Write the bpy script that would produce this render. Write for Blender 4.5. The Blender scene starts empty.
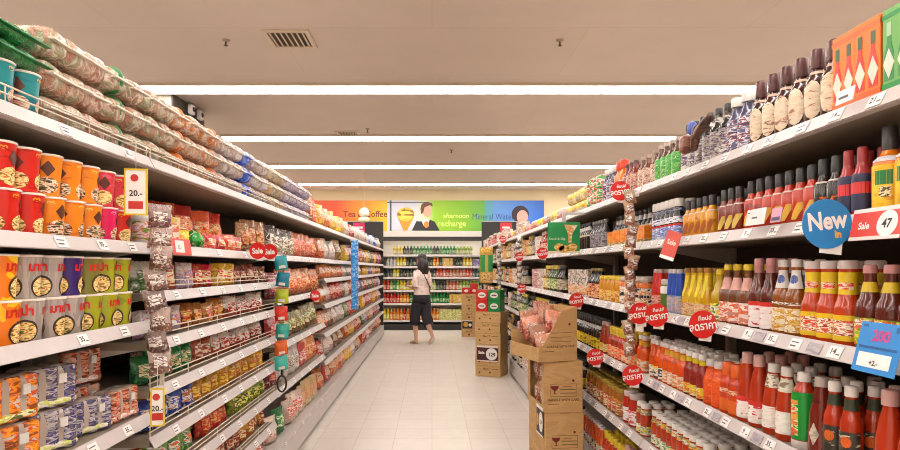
import bpy, bmesh, math, random
from mathutils import Vector, Matrix, noise
R = math.radians
rnd = random.Random(7)
SC = bpy.context.scene
C = SC.collection

# ------------------------------------------------------------------ colours and materials
def lin(h):
    h = h.lstrip('#')
    out = []
    for i in (0, 2, 4):
        c = int(h[i:i+2], 16) / 255
        out.append(c/12.92 if c <= .04045 else ((c+.055)/1.055)**2.4)
    return (*out, 1)

MATS = {}
def new_mat(key):
    m = bpy.data.materials.new(key); m.use_nodes = True
    MATS[key] = m
    nt = m.node_tree
    return m, nt, nt.nodes['Principled BSDF']

def mat(col, rough=.5, metal=0, coat=0, key=None):
    key = key or f'plain {col} {rough} {metal} {coat}'
    if key in MATS: return MATS[key]
    m, nt, b = new_mat(key)
    b.inputs['Base Color'].default_value = lin(col)
    b.inputs['Roughness'].default_value = rough
    b.inputs['Metallic'].default_value = metal
    b.inputs['Coat Weight'].default_value = coat
    b.inputs['Coat Roughness'].default_value = .08
    # faint unevenness so no surface is perfectly flat in colour
    tc = nt.nodes.new('ShaderNodeTexCoord'); n = nt.nodes.new('ShaderNodeTexNoise')
    n.inputs['Scale'].default_value = 30
    mx = nt.nodes.new('ShaderNodeMixRGB'); mx.blend_type = 'MULTIPLY'; mx.inputs[0].default_value = .12
    mx.inputs[1].default_value = lin(col)
    nt.links.new(tc.outputs['Object'], n.inputs['Vector'])
    nt.links.new(n.outputs['Fac'], mx.inputs[2]); nt.links.new(mx.outputs[0], b.inputs['Base Color'])
    return m

def printed(cols, scale=18, rough=.35, bump=0, stretch=(.75, .75, 2.4), coat=0, weights=None, seedmix=True, interp='CONSTANT'):
    """printed packaging: noise cut into flat colour fields, different on every object"""
    key = f'printed {cols} {scale} {rough} {bump} {stretch} {weights} {interp}'
    if key in MATS: return MATS[key]
    m, nt, b = new_mat(key)
    L = nt.links.new
    tc = nt.nodes.new('ShaderNodeTexCoord'); oi = nt.nodes.new('ShaderNodeObjectInfo')
    mp = nt.nodes.new('ShaderNodeMapping'); mp.inputs['Scale'].default_value = stretch
    mul = nt.nodes.new('ShaderNodeMath'); mul.operation = 'MULTIPLY'; mul.inputs[1].default_value = 37.0
    add = nt.nodes.new('ShaderNodeVectorMath'); add.operation = 'ADD'
    L(tc.outputs['Object'], add.inputs[0])
    if seedmix:
        L(oi.outputs['Random'], mul.inputs[0]); L(mul.outputs[0], add.inputs[1])
    L(add.outputs[0], mp.inputs['Vector'])
    n = nt.nodes.new('ShaderNodeTexNoise'); n.inputs['Scale'].default_value = scale
    n.inputs['Detail'].default_value = 2; n.inputs['Distortion'].default_value = .6
    L(mp.outputs[0], n.inputs['Vector'])
    r = nt.nodes.new('ShaderNodeValToRGB'); r.color_ramp.interpolation = interp
    k = len(cols); w = weights or [1]*k; tot = sum(w)
    el = r.color_ramp.elements
    pos, acc = [], 0
    for x in w:
        pos.append(acc/tot); acc += x
    # noise is bell shaped around .5: stretch the stops to where the values are
    pos = [0 if p == 0 else .34 + .32*p for p in pos]
    el[0].position = 0; el[0].color = lin(cols[0])
    el[1].position = pos[1] if k > 1 else 1; el[1].color = lin(cols[1 if k > 1 else 0])
    for i in range(2, k):
        e = el.new(pos[i]); e.color = lin(cols[i])
    L(n.outputs['Fac'], r.inputs[0]); L(r.outputs[0], b.inputs['Base Color'])
    b.inputs['Roughness'].default_value = rough
    b.inputs['Coat Weight'].default_value = coat
    b.inputs['Coat Roughness'].default_value = .1
    if bump:
        n2 = nt.nodes.new('ShaderNodeTexNoise'); n2.inputs['Scale'].default_value = 55
        n2.inputs['Detail'].default_value = 3; n2.inputs['Distortion'].default_value = 1.2
        L(add.outputs[0], n2.inputs['Vector'])
        bp = nt.nodes.new('ShaderNodeBump'); bp.inputs['Strength'].default_value = bump; bp.inputs['Distance'].default_value = .01
        L(n2.outputs['Fac'], bp.inputs['Height']); L(bp.outputs[0], b.inputs['Normal'])
    return m

def film(*cols, scale=26): return printed(list(cols), scale, .22, .9, stretch=(1, 1, .4), coat=.4, interp='LINEAR')
def foil(*cols, scale=20, weights=None):
    """snack wrapping: brand colour above, food picture below, small shade differences from pack to pack"""
    key = f'wrapping {cols} {scale}'
    if key in MATS: return MATS[key]
    dk, main, light, mid = cols[0], cols[1], cols[2], cols[-1]
    m, nt, b = new_mat(key); L = nt.links.new; N = nt.nodes.new
    tc = N('ShaderNodeTexCoord'); oi = N('ShaderNodeObjectInfo')
    mul = N('ShaderNodeMath'); mul.operation = 'MULTIPLY'; mul.inputs[1].default_value = 37.0
    add = N('ShaderNodeVectorMath'); add.operation = 'ADD'
    L(oi.outputs['Random'], mul.inputs[0]); L(tc.outputs['Object'], add.inputs[0]); L(mul.outputs[0], add.inputs[1])
    def nz(sc, det=2, dist=.5):
        n = N('ShaderNodeTexNoise'); n.inputs['Scale'].default_value = sc; n.inputs['Detail'].default_value = det; n.inputs['Distortion'].default_value = dist
        L(add.outputs[0], n.inputs['Vector']); return n
    food = N('ShaderNodeValToRGB'); food.color_ramp.interpolation = 'EASE'; el = food.color_ramp.elements
    el[0].position = .34; el[0].color = lin(dk); el[1].position = .72; el[1].color = lin(light); e = el.new(.50); e.color = lin(mid)
    L(nz(scale*2.6, 4).outputs['Fac'], food.inputs[0])
    br = N('ShaderNodeValToRGB'); br.color_ramp.interpolation = 'CONSTANT'; el = br.color_ramp.elements
    el[0].position = 0; el[0].color = lin(main); el[1].position = .60; el[1].color = lin(light); e = el.new(.635); e.color = lin(main)
    L(nz(scale*.8, 1).outputs['Fac'], br.inputs[0])
    sx = N('ShaderNodeSeparateXYZ'); L(tc.outputs['Generated'], sx.inputs[0])
    ed = nz(14, 1); ma = N('ShaderNodeMath'); ma.operation = 'MULTIPLY_ADD'; ma.inputs[1].default_value = .55
    L(ed.outputs['Fac'], ma.inputs[0]); L(sx.outputs[2], ma.inputs[2])
    gt = N('ShaderNodeMath'); gt.operation = 'GREATER_THAN'; gt.inputs[1].default_value = .74; L(ma.outputs[0], gt.inputs[0])
    mx = N('ShaderNodeMixRGB'); L(gt.outputs[0], mx.inputs[0]); L(food.outputs[0], mx.inputs[1]); L(br.outputs[0], mx.inputs[2])
    hs = N('ShaderNodeHueSaturation'); h = N('ShaderNodeMapRange'); h.inputs[3].default_value = .487; h.inputs[4].default_value = .513
    v = N('ShaderNodeMapRange'); v.inputs[3].default_value = .6; v.inputs[4].default_value = 1.15
    fr = N('ShaderNodeMath'); fr.operation = 'FRACT'; L(mul.outputs[0], fr.inputs[0])
    L(oi.outputs['Random'], h.inputs[0]); L(fr.outputs[0], v.inputs[0]); L(h.outputs[0], hs.inputs['Hue']); L(v.outputs[0], hs.inputs['Value'])
    L(mx.outputs[0], hs.inputs['Color']); L(hs.outputs[0], b.inputs['Base Color'])
    b.inputs['Roughness'].default_value = .25; b.inputs['Coat Weight'].default_value = .4; b.inputs['Coat Roughness'].default_value = .08
    bp = N('ShaderNodeBump'); bp.inputs['Strength'].default_value = .7; bp.inputs['Distance'].default_value = .012
    L(nz(42, 3, 1.5).outputs['Fac'], bp.inputs['Height']); L(bp.outputs[0], b.inputs['Normal'])
    return m

def emit(col, s):
    key = f'lamp {col} {s}'
    if key in MATS: return MATS[key]
    m, nt, b = new_mat(key)
    b.inputs['Base Color'].default_value = lin('#ffffff')
    b.inputs['Emission Color'].default_value = lin(col); b.inputs['Emission Strength'].default_value = s
    return m

# ------------------------------------------------------------------ mesh building
class MB:
    def __init__(s): s.v = []; s.f = []; s.sm = []
    def add(s, verts, faces, smooth=False):
        o = len(s.v); s.v += [tuple(p) for p in verts]
        s.f += [tuple(i+o for i in f) for f in faces]; s.sm += [smooth]*len(faces); return s
    def box(s, x0, x1, y0, y1, z0, z1):
        v = [(x0,y0,z0),(x1,y0,z0),(x1,y1,z0),(x0,y1,z0),(x0,y0,z1),(x1,y0,z1),(x1,y1,z1),(x0,y1,z1)]
        return s.add(v, [(0,3,2,1),(4,5,6,7),(0,1,5,4),(1,2,6,5),(2,3,7,6),(3,0,4,7)])
    def cbox(s, c, d): return s.box(c[0]-d[0]/2, c[0]+d[0]/2, c[1]-d[1]/2, c[1]+d[1]/2, c[2]-d[2]/2, c[2]+d[2]/2)
    def rbox(s, x0, x1, y0, y1, z0, z1, b=.002):
        bm = bmesh.new(); t = MB().box(x0,x1,y0,y1,z0,z1)
        vs = [bm.verts.new(p) for p in t.v]
        for f in t.f: bm.faces.new([vs[i] for i in f])
        bmesh.ops.bevel(bm, geom=list(bm.edges), offset=b, segments=1, affect='EDGES')
        bm.verts.ensure_lookup_table(); bm.verts.index_update()
        s.add([v.co[:] for v in bm.verts], [[v.index for v in f.verts] for f in bm.faces]); bm.free(); return s
    def prism(s, poly, y0, y1):
        """poly of (x,z), extruded along y"""
        n = len(poly)
        v = [(x, y0, z) for x, z in poly] + [(x, y1, z) for x, z in poly]
        return s.add(v, [tuple(range(n)), tuple(range(2*n-1, n-1, -1))] + [(i, i+n, (i+1) % n+n, (i+1) % n) for i in range(n)])
    def lathe(s, prof, seg=16, cx=0, cy=0, smooth=True):
        v = []; f = []; n = len(prof)
        for r, z in prof:
            for k in range(seg):
                a = 2*math.pi*k/seg; v.append((cx+r*math.sin(a), cy-r*math.cos(a), z))
        for i in range(n-1):
            for k in range(seg):
                f.append((i*seg+k, i*seg+(k+1) % seg, (i+1)*seg+(k+1) % seg, (i+1)*seg+k))
        s.add(v, f, smooth)
        s.add(v[:seg], [tuple(range(seg-1, -1, -1))]); s.add(v[-seg:], [tuple(range(seg))]); return s
    def disc(s, r, y0, y1, cx=0, cz=0, seg=28, sz=1.0):
        return s.prism([(cx+r*math.cos(2*math.pi*k/seg), cz+sz*r*math.sin(2*math.pi*k/seg)) for k in range(seg)], y0, y1)
    def tube(s, pts, rad, seg=10, caps=True):
        """swept tube; rad entries are r or (rx, ry)"""
        P = [Vector(p) for p in pts]; n = len(P); v = []; f = []
        ref = Vector((1, 0, 0)); 
        for i, p in enumerate(P):
            d = (P[min(i+1, n-1)] - P[max(i-1, 0)]).normalized()
            a = ref - d*ref.dot(d)
            if a.length < .05: a = Vector((0, 1, 0)) - d*d.y
            a.normalize(); b = d.cross(a)
            rr = rad[i] if isinstance(rad, (list, tuple)) else rad
            rx, ry = rr if isinstance(rr, (list, tuple)) else (rr, rr)
            for k in range(seg):
                t = 2*math.pi*k/seg; v.append(p + a*rx*math.cos(t) + b*ry*math.sin(t))
        for i in range(n-1):
            for k in range(seg): f.append((i*seg+k, i*seg+(k+1) % seg, (i+1)*seg+(k+1) % seg, (i+1)*seg+k))
        if caps: f += [tuple(range(seg-1, -1, -1)), tuple((n-1)*seg+k for k in range(seg))]
        return s.add(v, f, True)
    def lump(s, sx, sy, sz, p=4, amp=.004, fr=25, seed=0, n=7, base=0, c=(0, 0, 0)):
        """soft rounded block (pillow packs), resting on z = base"""
        bm = bmesh.new(); bmesh.ops.create_cube(bm, size=2)
        bmesh.ops.subdivide_edges(bm, edges=list(bm.edges), cuts=n, use_grid_fill=True)
        for v in bm.verts:
            x, y, z = v.co; k = (abs(x)**p+abs(y)**p+abs(z)**p)**(1/p)
            q = Vector((x/k*sx/2, y/k*sy/2, z/k*sz/2))
            d = noise.noise_vector(q*fr+Vector((seed*7.3, seed*1.9, seed)))
            q += d*amp; q.z = max(q.z, -sz/2)
            v.co = q+Vector((c[0], c[1], c[2]+base+sz/2))
        bm.verts.index_update()
        s.add([v.co[:] for v in bm.verts], [[v.index for v in f.verts] for f in bm.faces], True); bm.free(); return s
    def xf(s, M):
        s.v = [tuple(M @ Vector(p)) for p in s.v]; return s
    def mesh(s, name, m):
        me = bpy.data.meshes.new(name); me.from_pydata(s.v, [], s.f)
        me.polygons.foreach_set('use_smooth', s.sm); me.materials.append(m); me.update(); return me

def obj(name, mb, m, parent=None, loc=None):
    me = mb.mesh(name, m) if isinstance(mb, MB) else mb
    o = bpy.data.objects.new(name, me); C.objects.link(o)
    if parent is not None: o.parent = parent
    if loc is not None: o.location = loc
    return o
LABELS = {}
def tag(o, label, cat, group=None):
    n = len(label.replace(',', ' ').split())
    if not 4 <= n <= 16: print('LABEL LENGTH', n, label)
    if label in LABELS: print('LABEL TWICE', label)
    LABELS[label] = 1
    o['label'] = label; o['category'] = cat
    if group: o['group'] = group
    return o
def struct(name, mb, m, parent=None):
    o = obj(name, mb, m, parent)
    if parent is None: o['kind'] = 'structure'
    return o
def empty(name, loc=(0, 0, 0), rz=0):
    o = bpy.data.objects.new(name, None); C.objects.link(o); o.location = loc; o.rotation_euler.z = rz
    o.empty_display_size = .05
    return o

TXT = {}
def text(body, size, bold=.0, sx=1.0):
    """flat letters as (verts, faces) in the x/z plane, centred"""
    k = (body, size, bold, sx)
    if k in TXT: return TXT[k]
    c = bpy.data.curves.new('lettering', 'FONT'); c.body = body; c.size = size
    c.align_x = 'CENTER'; c.align_y = 'CENTER'; c.offset = bold; c.resolution_u = 3
    o = bpy.data.objects.new('lettering', c); C.objects.link(o)
    dg = bpy.context.evaluated_depsgraph_get(); dg.update()
    me = bpy.data.meshes.new_from_object(o.evaluated_get(dg))
    v = [(p.co.x*sx, p.co.y) for p in me.vertices]; f = [tuple(p.vertices) for p in me.polygons]
    bpy.data.objects.remove(o); bpy.data.meshes.remove(me); bpy.data.curves.remove(c)
    TXT[k] = (v, f); return TXT[k]
def put_text(mb, body, size, x=0, z=0, y=-.002, bold=0, sx=1.0, rot=0):
    v, f = text(body, size, bold, sx); c, s = math.cos(rot), math.sin(rot)
    return mb.add([(x+a*c-b*s, y, z+a*s+b*c) for a, b in v], f)

# profile based (bottles, cups, jars): local front is -y
def rad_at(prof, z):
    for (r0, z0), (r1, z1) in zip(prof, prof[1:]):
        if z0 <= z <= z1 and z1 > z0: return r0+(r1-r0)*(z-z0)/(z1-z0)
    return prof[-1][0]
def patch(prof, z0, z1, a0, half, shape='band', off=.0009, nu=12, nv=12, mb=None):
    mb = mb or MB(); v = []; f = []
    for j in range(nv+1):
        t = 2*j/nv-1; z = z0+(z1-z0)*j/nv
        w = {'band': 1, 'oval': math.sqrt(max(0, 1-t*t)), 'diamond': 1-abs(t)*.92, 'slash': .5}[shape]
        sh = t*half*.6 if shape == 'slash' else 0
        for i in range(nu+1):
            a = a0+sh+w*half*(2*i/nu-1); r = rad_at(prof, z)+off
            v.append((r*math.sin(a), -r*math.cos(a), z))
    for j in range(nv):
        for i in range(nu): f.append((j*(nu+1)+i, j*(nu+1)+i+1, (j+1)*(nu+1)+i+1, (j+1)*(nu+1)+i))
    return mb.add(v, f, True)
def ring(prof, z0, z1, off=.0009, seg=16):
    zs = [z0]+[z for r, z in prof if z0 < z < z1]+[z1]
    mb = MB(); v = []; f = []
    for z in zs:
        r = rad_at(prof, z)+off
        for k in range(seg):
            a = 2*math.pi*k/seg; v.append((r*math.sin(a), -r*math.cos(a), z))
    for i in range(len(zs)-1):
        for k in range(seg): f.append((i*seg+k, i*seg+(k+1) % seg, (i+1)*seg+(k+1) % seg, (i+1)*seg+k))
    return mb.add(v, f, True)
def wrap_text(mb, prof, body, size, z, a0, bold=0, off=.0016, rot=0):
    v, f = text(body, size, bold); out = []
    c, s = math.cos(rot), math.sin(rot)
    for x, y in v:
        x, y = x*c-y*s, x*s+y*c
        r = rad_at(prof, z+y)+off; a = a0+x/r; out.append((r*math.sin(a), -r*math.cos(a), z+y))
    return mb.add(out, f)

# ------------------------------------------------------------------ prototypes: name, category, width along shelf, depth, height, parts
class Spec:
    def __init__(s, name, cat, w, d, h, parts):
        s.name, s.cat, s.w, s.d, s.h = name, cat, w, d, h
        s.parts = parts; s.round = abs(w-d) < .0015
def place(sp, loc, rz, label, group=None, rx=0, ry=0, scale=None):
    made = []
    for nm, me, par in sp.parts:
        o = bpy.data.objects.new(nm, me); C.objects.link(o)
        if par is not None: o.parent = made[par]
        made.append(o)
    r = made[0]; r.location = loc; r.rotation_euler = (rx, ry, rz)
    if scale: r.scale = scale
    tag(r, label, sp.cat, group)
    return r

def bottle(name, cat, prof, cap, body_m, cap_m, labels=(), seg=18, cap_name='cap', cap_prof=None):
    """cap = (r, z0, z1); labels = (part, z0, z1, angle, half, shape, material)"""
    parts = [(name, MB().lathe(prof, seg).mesh(name, body_m), None)]
    cr, c0, c1 = cap
    cp = cap_prof or [(cr*.98, c0), (cr, c0+.002), (cr*.97, c1-.003), (cr*.8, c1)]
    parts.append((cap_name, MB().lathe(cp, seg).mesh(cap_name, cap_m), 0))
    for nm, z0, z1, a, h, shp, m in labels:
        mb = ring(prof, z0, z1, seg=seg) if h is None else patch(prof, z0, z1, a, h, shp)
        parts.append((nm, mb.mesh(nm, m), 0))
    rmax = max(r for r, z in prof)
    return Spec(name, cat, 2*rmax, 2*rmax, c1, parts)

def std_prof(r, h, neck, shoulder0=.55, shoulder1=.78, top=.93, foot=.92):
    return [(r*foot, 0), (r, .006), (r, h*shoulder0), (r*.93, h*(shoulder0*.7+shoulder1*.3)), ((r+neck)/2, h*(shoulder0+shoulder1)/2),
            (neck*1.08, h*shoulder1), (neck, h*(shoulder1+.05)), (neck, h*top)]

def bag_surface(w, h, d, seed, amp):
    def S(u, v, side, off=0):
        tu = max(0, 1-abs(u)**3)**.6
        tv = min(1, v/.10)**.6*min(1, max(0, (.95-v))/.38)**.65
        x = u*w/2*(1-.05*math.sin(math.pi*v))
        y = side*(d/2*tu*tv+off)
        nz = noise.noise_vector(Vector((x*24, v*h*24, side*3))+Vector((seed*3.1, seed*5.7, seed)))
        k = amp*(1 if v > .02 else 0)
        q = Vector((x+nz.x*k*.6, y+side*nz.y*k*(.3+tu*tv), v*h+nz.z*k*.5*(0 if v < .02 else 1)))
        return q
    return S
def bag_spec(name, cat, w, h, d, m, seed, panel=None, panel_m=None, amp=.009, seal_m=None, n=11, panel_name='label_panel'):
    S = bag_surface(w, h, d, seed, amp)
    mb = MB()
    for side in (-1, 1):
        v = []; f = []
        for j in range(n+1):
            for i in range(n+1): v.append(S(2*i/n-1, j/n, side))
        for j in range(n):
            for i in range(n):
                q = (j*(n+1)+i, j*(n+1)+i+1, (j+1)*(n+1)+i+1, (j+1)*(n+1)+i)
                f.append(q if side < 0 else q[::-1])
        mb.add(v, f, True)
    parts = [(name, mb.mesh(name, m), None)]
    if panel:
        u0, u1, v0, v1 = panel; k = 7; v = []; f = []
        for j in range(k+1):
            for i in range(k+1):
                v.append(S(u0+(u1-u0)*i/k, v0+(v1-v0)*j/k, -1, .0025))
        for j in range(k):
            for i in range(k): f.append((j*(k+1)+i, j*(k+1)+i+1, (j+1)*(k+1)+i+1, (j+1)*(k+1)+i))
        parts.append((panel_name, MB().add(v, f, True).mesh(panel_name, panel_m), 0))
    if seal_m:
        pts = []
        for i in range(13):
            u = -1+i/6; q = S(u, 1, -1); pts.append((q.x, (.002 if i % 2 else -.002), q.z))
        v = []; 
        for (x, y, z) in pts: v += [(x, y, z-.012), (x, y, z)]
        f = [(2*i, 2*i+2, 2*i+3, 2*i+1) for i in range(12)]
        parts.append(('top_seal', MB().add(v, f).mesh('top_seal', seal_m), 0))
    return Spec(name, cat, w, d, h, parts)

ORD = ['zeroth', 'first', 'second', 'third', 'fourth', 'fifth', 'sixth', 'seventh', 'eighth', 'ninth', 'tenth', 'eleventh', 'twelfth', 'thirteenth',
       'fourteenth', 'fifteenth', 'sixteenth', 'seventeenth', 'eighteenth', 'nineteenth']
TENS = {2: 'twent', 3: 'thirt', 4: 'fort', 5: 'fift', 6: 'sixt', 7: 'sevent', 8: 'eight', 9: 'ninet'}
def ordinal(n):
    if n < 20: return ORD[n]
    t, u = divmod(n, 10)
    return TENS[t]+'ieth' if u == 0 else TENS[t]+'y-'+ORD[u]

# ------------------------------------------------------------------ camera
cam = bpy.data.cameras.new('camera'); camo = bpy.data.objects.new('camera', cam); C.objects.link(camo)
camo.location = (0, 0, 1.36); camo.rotation_euler = (R(90), 0, 0)
cam.sensor_width = 36; cam.lens = 24; cam.shift_x = 18/900; cam.shift_y = 43.5/900; cam.clip_start = .05
SC.camera = camo

# ------------------------------------------------------------------ room
CEIL = 3.20; XW = 7.0; YB = -4.2; YF = 14.0
def floor_mat():
    m, nt, b = new_mat('floor tiles'); L = nt.links.new
    tc = nt.nodes.new('ShaderNodeTexCoord')
    br = nt.nodes.new('ShaderNodeTexBrick'); br.offset = 0
    br.inputs['Color1'].default_value = lin('#e2d8cd'); br.inputs['Color2'].default_value = lin('#dcd1c5')
    br.inputs['Mortar'].default_value = lin('#bbaea0')
    for k, v in (('Scale', 1), ('Mortar Size', .0022), ('Brick Width', .3), ('Row Height', .3), ('Mortar Smooth', .3)): br.inputs[k].default_value = v
    L(tc.outputs['Object'], br.inputs['Vector'])
    n = nt.nodes.new('ShaderNodeTexNoise'); n.inputs['Scale'].default_value = 9; n.inputs['Detail'].default_value = 6
    L(tc.outputs['Object'], n.inputs['Vector'])
    mx = nt.nodes.new('ShaderNodeMixRGB'); mx.blend_type = 'MULTIPLY'; mx.inputs[0].default_value = .16
    L(br.outputs[0], mx.inputs[1]); L(n.outputs['Fac'], mx.inputs[2]); L(mx.outputs[0], b.inputs['Base Color'])
    b.inputs['Roughness'].default_value = .3
    return m
def ceil_mat():
    m, nt, b = new_mat('ceiling boards'); L = nt.links.new
    tc = nt.nodes.new('ShaderNodeTexCoord')
    br = nt.nodes.new('ShaderNodeTexBrick'); br.offset = .5
    br.inputs['Color1'].default_value = lin('#cfbfb4'); br.inputs['Color2'].default_value = lin('#ccbcb1')
    br.inputs['Mortar'].default_value = lin('#c2b2a6')
    for k, v in (('Scale', 1), ('Mortar Size', .004), ('Brick Width', 2.4), ('Row Height', 1.145), ('Mortar Smooth', .6)): br.inputs[k].default_value = v
    L(tc.outputs['Object'], br.inputs['Vector'])
    n = nt.nodes.new('ShaderNodeTexNoise'); n.inputs['Scale'].default_value = 2.2; n.inputs['Detail'].default_value = 5
    L(tc.outputs['Object'], n.inputs['Vector'])
    mx = nt.nodes.new('ShaderNodeMixRGB'); mx.blend_type = 'MULTIPLY'; mx.inputs[0].default_value = .12
    L(br.outputs[0], mx.inputs[1]); L(n.outputs['Fac'], mx.inputs[2]); L(mx.outputs[0], b.inputs['Base Color'])
    b.inputs['Roughness'].default_value = .85
    return m
struct('floor', MB().box(-XW, XW, YB, YF, -.1, 0), floor_mat())
struct('ceiling', MB().box(-XW, XW, YB, YF, CEIL, CEIL+.1), ceil_mat())
wallm = mat('#e2cfa8', .8)
struct('wall_far', MB().box(-XW, XW, YF, YF+.1, 0, CEIL), wallm)
struct('wall_near', MB().box(-XW, XW, YB-.1, YB, 0, CEIL), mat('#d8cfc2', .8))
struct('wall_left', MB().box(-XW-.1, -XW, YB, YF, 0, CEIL), mat('#d8cfc2', .8))
struct('wall_right', MB().box(XW, XW+.1, YB, YF, 0, CEIL), mat('#d8cfc2', .8))
pil = struct('pillar_left', MB().box(-3.7, -2.73, 6.28, 7.15, 0, CEIL), mat('#a89d8d', .8))
struct('pillar_cladding', MB().box(-2.73, -2.715, 6.28, 7.15, 0, CEIL-.005), mat('#4a433c', .7), pil)

LIGHT = emit('#fffaf5', 17.2)
for k in range(-4, 4):
    y = 6.08+2.29*k
    t = empty('ceiling_light', (0, y, CEIL))
    tag(t, f'long white fluorescent ceiling light strip, {ordinal(4-k)} row from the far wall', 'ceiling light', 'fluorescent strips across the ceiling')
    obj('diffuser', MB().box(-6.6, 6.6, -.125, .125, -.035, -.005), LIGHT, t)
    obj('housing', MB().box(-6.62, 6.62, -.145, -.125, -.03, 0).box(-6.62, 6.62, .125, .145, -.03, 0), mat('#cbb8a4', .6), t)

# ceiling fittings
def vent(x, y, w, d, label):
    t = empty('ceiling_vent', (x, y, CEIL)); tag(t, label, 'air vent')
    fr = MB(); e = .035
    fr.box(-w/2, w/2, -d/2, -d/2+e, -.015, 0).box(-w/2, w/2, d/2-e, d/2, -.015, 0).box(-w/2, -w/2+e, -d/2+e, d/2-e, -.015, 0).box(w/2-e, w/2, -d/2+e, d/2-e, -.015, 0)
    obj('frame', fr, mat('#cdb9a5', .6), t)
    obj('duct', MB().box(-w/2+e, w/2-e, -d/2+e, d/2-e, -.003, -.001), mat('#57483c', .9), t)
    sl = MB(); n = 7
    for i in range(n):
        q = -w/2+e+(w-2*e)*(i+.5)/n
        sl.add([(q-.014, -d/2+e, -.004), (q+.006, -d/2+e, -.016), (q+.006, d/2-e, -.016), (q-.014, d/2-e, -.004),
                (q-.011, -d/2+e, -.002), (q+.009, -d/2+e, -.014), (q+.009, d/2-e, -.014), (q-.011, d/2-e, -.002)],
               [(0,1,2,3),(7,6,5,4),(0,4,5,1),(1,5,6,2),(2,6,7,3),(3,7,4,0)])
    obj('louvre', sl, mat('#c2ae9a', .6), t)
vent(-1.135, 4.8, .37, .37, 'square ceiling air vent with angled slats near the camera')
vent(-1.14, 8.15, .32, .3, 'small square ceiling air vent further down the aisle')
for x, y, lb in ((-1.66, 4.83, 'small sprinkler head in ceiling left of the near air vent'), (1.03, 4.83, 'small sprinkler head in ceiling above the aisle, right of near vent'),
                 (-.85, 7.9, 'small sprinkler head beside the far air vent'), (.3, 9.3, 'tiny ceiling sprinkler head between the two furthest light strips')):
    t = empty('sprinkler', (x, y, CEIL)); tag(t, lb, 'sprinkler')
    obj('escutcheon', MB().lathe([(.012, -.016), (.03, -.008), (.033, 0)], 14), mat('#a8957f', .4, .5), t)
    obj('nozzle', MB().lathe([(.004, -.05), (.018, -.048), (.018, -.045), (.005, -.042), (.007, -.016)], 10), mat('#5a4c40', .4, .6), t)

# emergency lamps on the pillar
t = empty('mounted_emergency_light', (-2.715, 6.79, 3.12), R(90)); tag(t, 'twin-headed emergency light on the dark side of the pillar', 'emergency light')
obj('back_plate', MB().rbox(-.2, .2, -.02, 0, -.03, .06, .004), mat('#3b352f', .6), t)
for s in (-.13, .12):
    h = obj('lamp_head', MB().rbox(s-.05, s+.05, -.07, -.02, -.05, .06, .01), mat('#e6e0da', .4), t)
    obj('lens', MB().disc(.028, -.074, -.0695, s, .005), mat('#2c3144', .15), h)

# ------------------------------------------------------------------ gondolas
steel = mat('#c2b9b2', .45, 0)
railm = mat('#c6bcb9', .4)
under = mat('#8f8070', .6)  # darker copy of the shelf metal; shading of the undersides put into the colour
backm = mat('#43362c', .7)
dark = mat('#2b2927', .5)
wirem = mat('#e3d3bd', .35)
GE = 12.3
XL, XR = .98, 1.00
LEFT_BAYS = [
    (0.35, 2.12, [1.715, 1.412, 1.14, .816, .50, .17], {0}),
    (2.12, 3.82, [1.715, 1.413, 1.24, 1.065, .895, .721, .542, .355, .17], {0, 2, 3, 4, 5, 6, 7}),
    (3.82, 5.55, [1.715, 1.413, 1.125, .825, .537, .17], set()),
    (5.55, 7.3, [1.715, 1.41, 1.23, .99, .72, .46, .17], set()),
    (7.3, 9.0, [1.715, 1.41, 1.23, .99, .72, .46, .17], set()),
    (9.0, 10.65, [1.715, 1.41, 1.23, .99, .72, .46, .17], set()),
    (10.65, GE, [1.715, 1.41, 1.23, .99, .72, .46, .17], set())]
RL = [1.724, 1.453, 1.132, .815, .50, .17]
RIGHT_BAYS = [(1.04, 2.9, RL, set()), (2.9, 4.72, RL, set()), (4.72, 6.6, RL, set()), (6.6, 8.5, RL, set()), (8.5, 10.4, RL, set()), (10.4, GE, RL, set())]
RAIL_H = .038; SURF = .030
BAYN = ['first', 'second', 'third', 'fourth', 'fifth', 'sixth', 'seventh']
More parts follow.
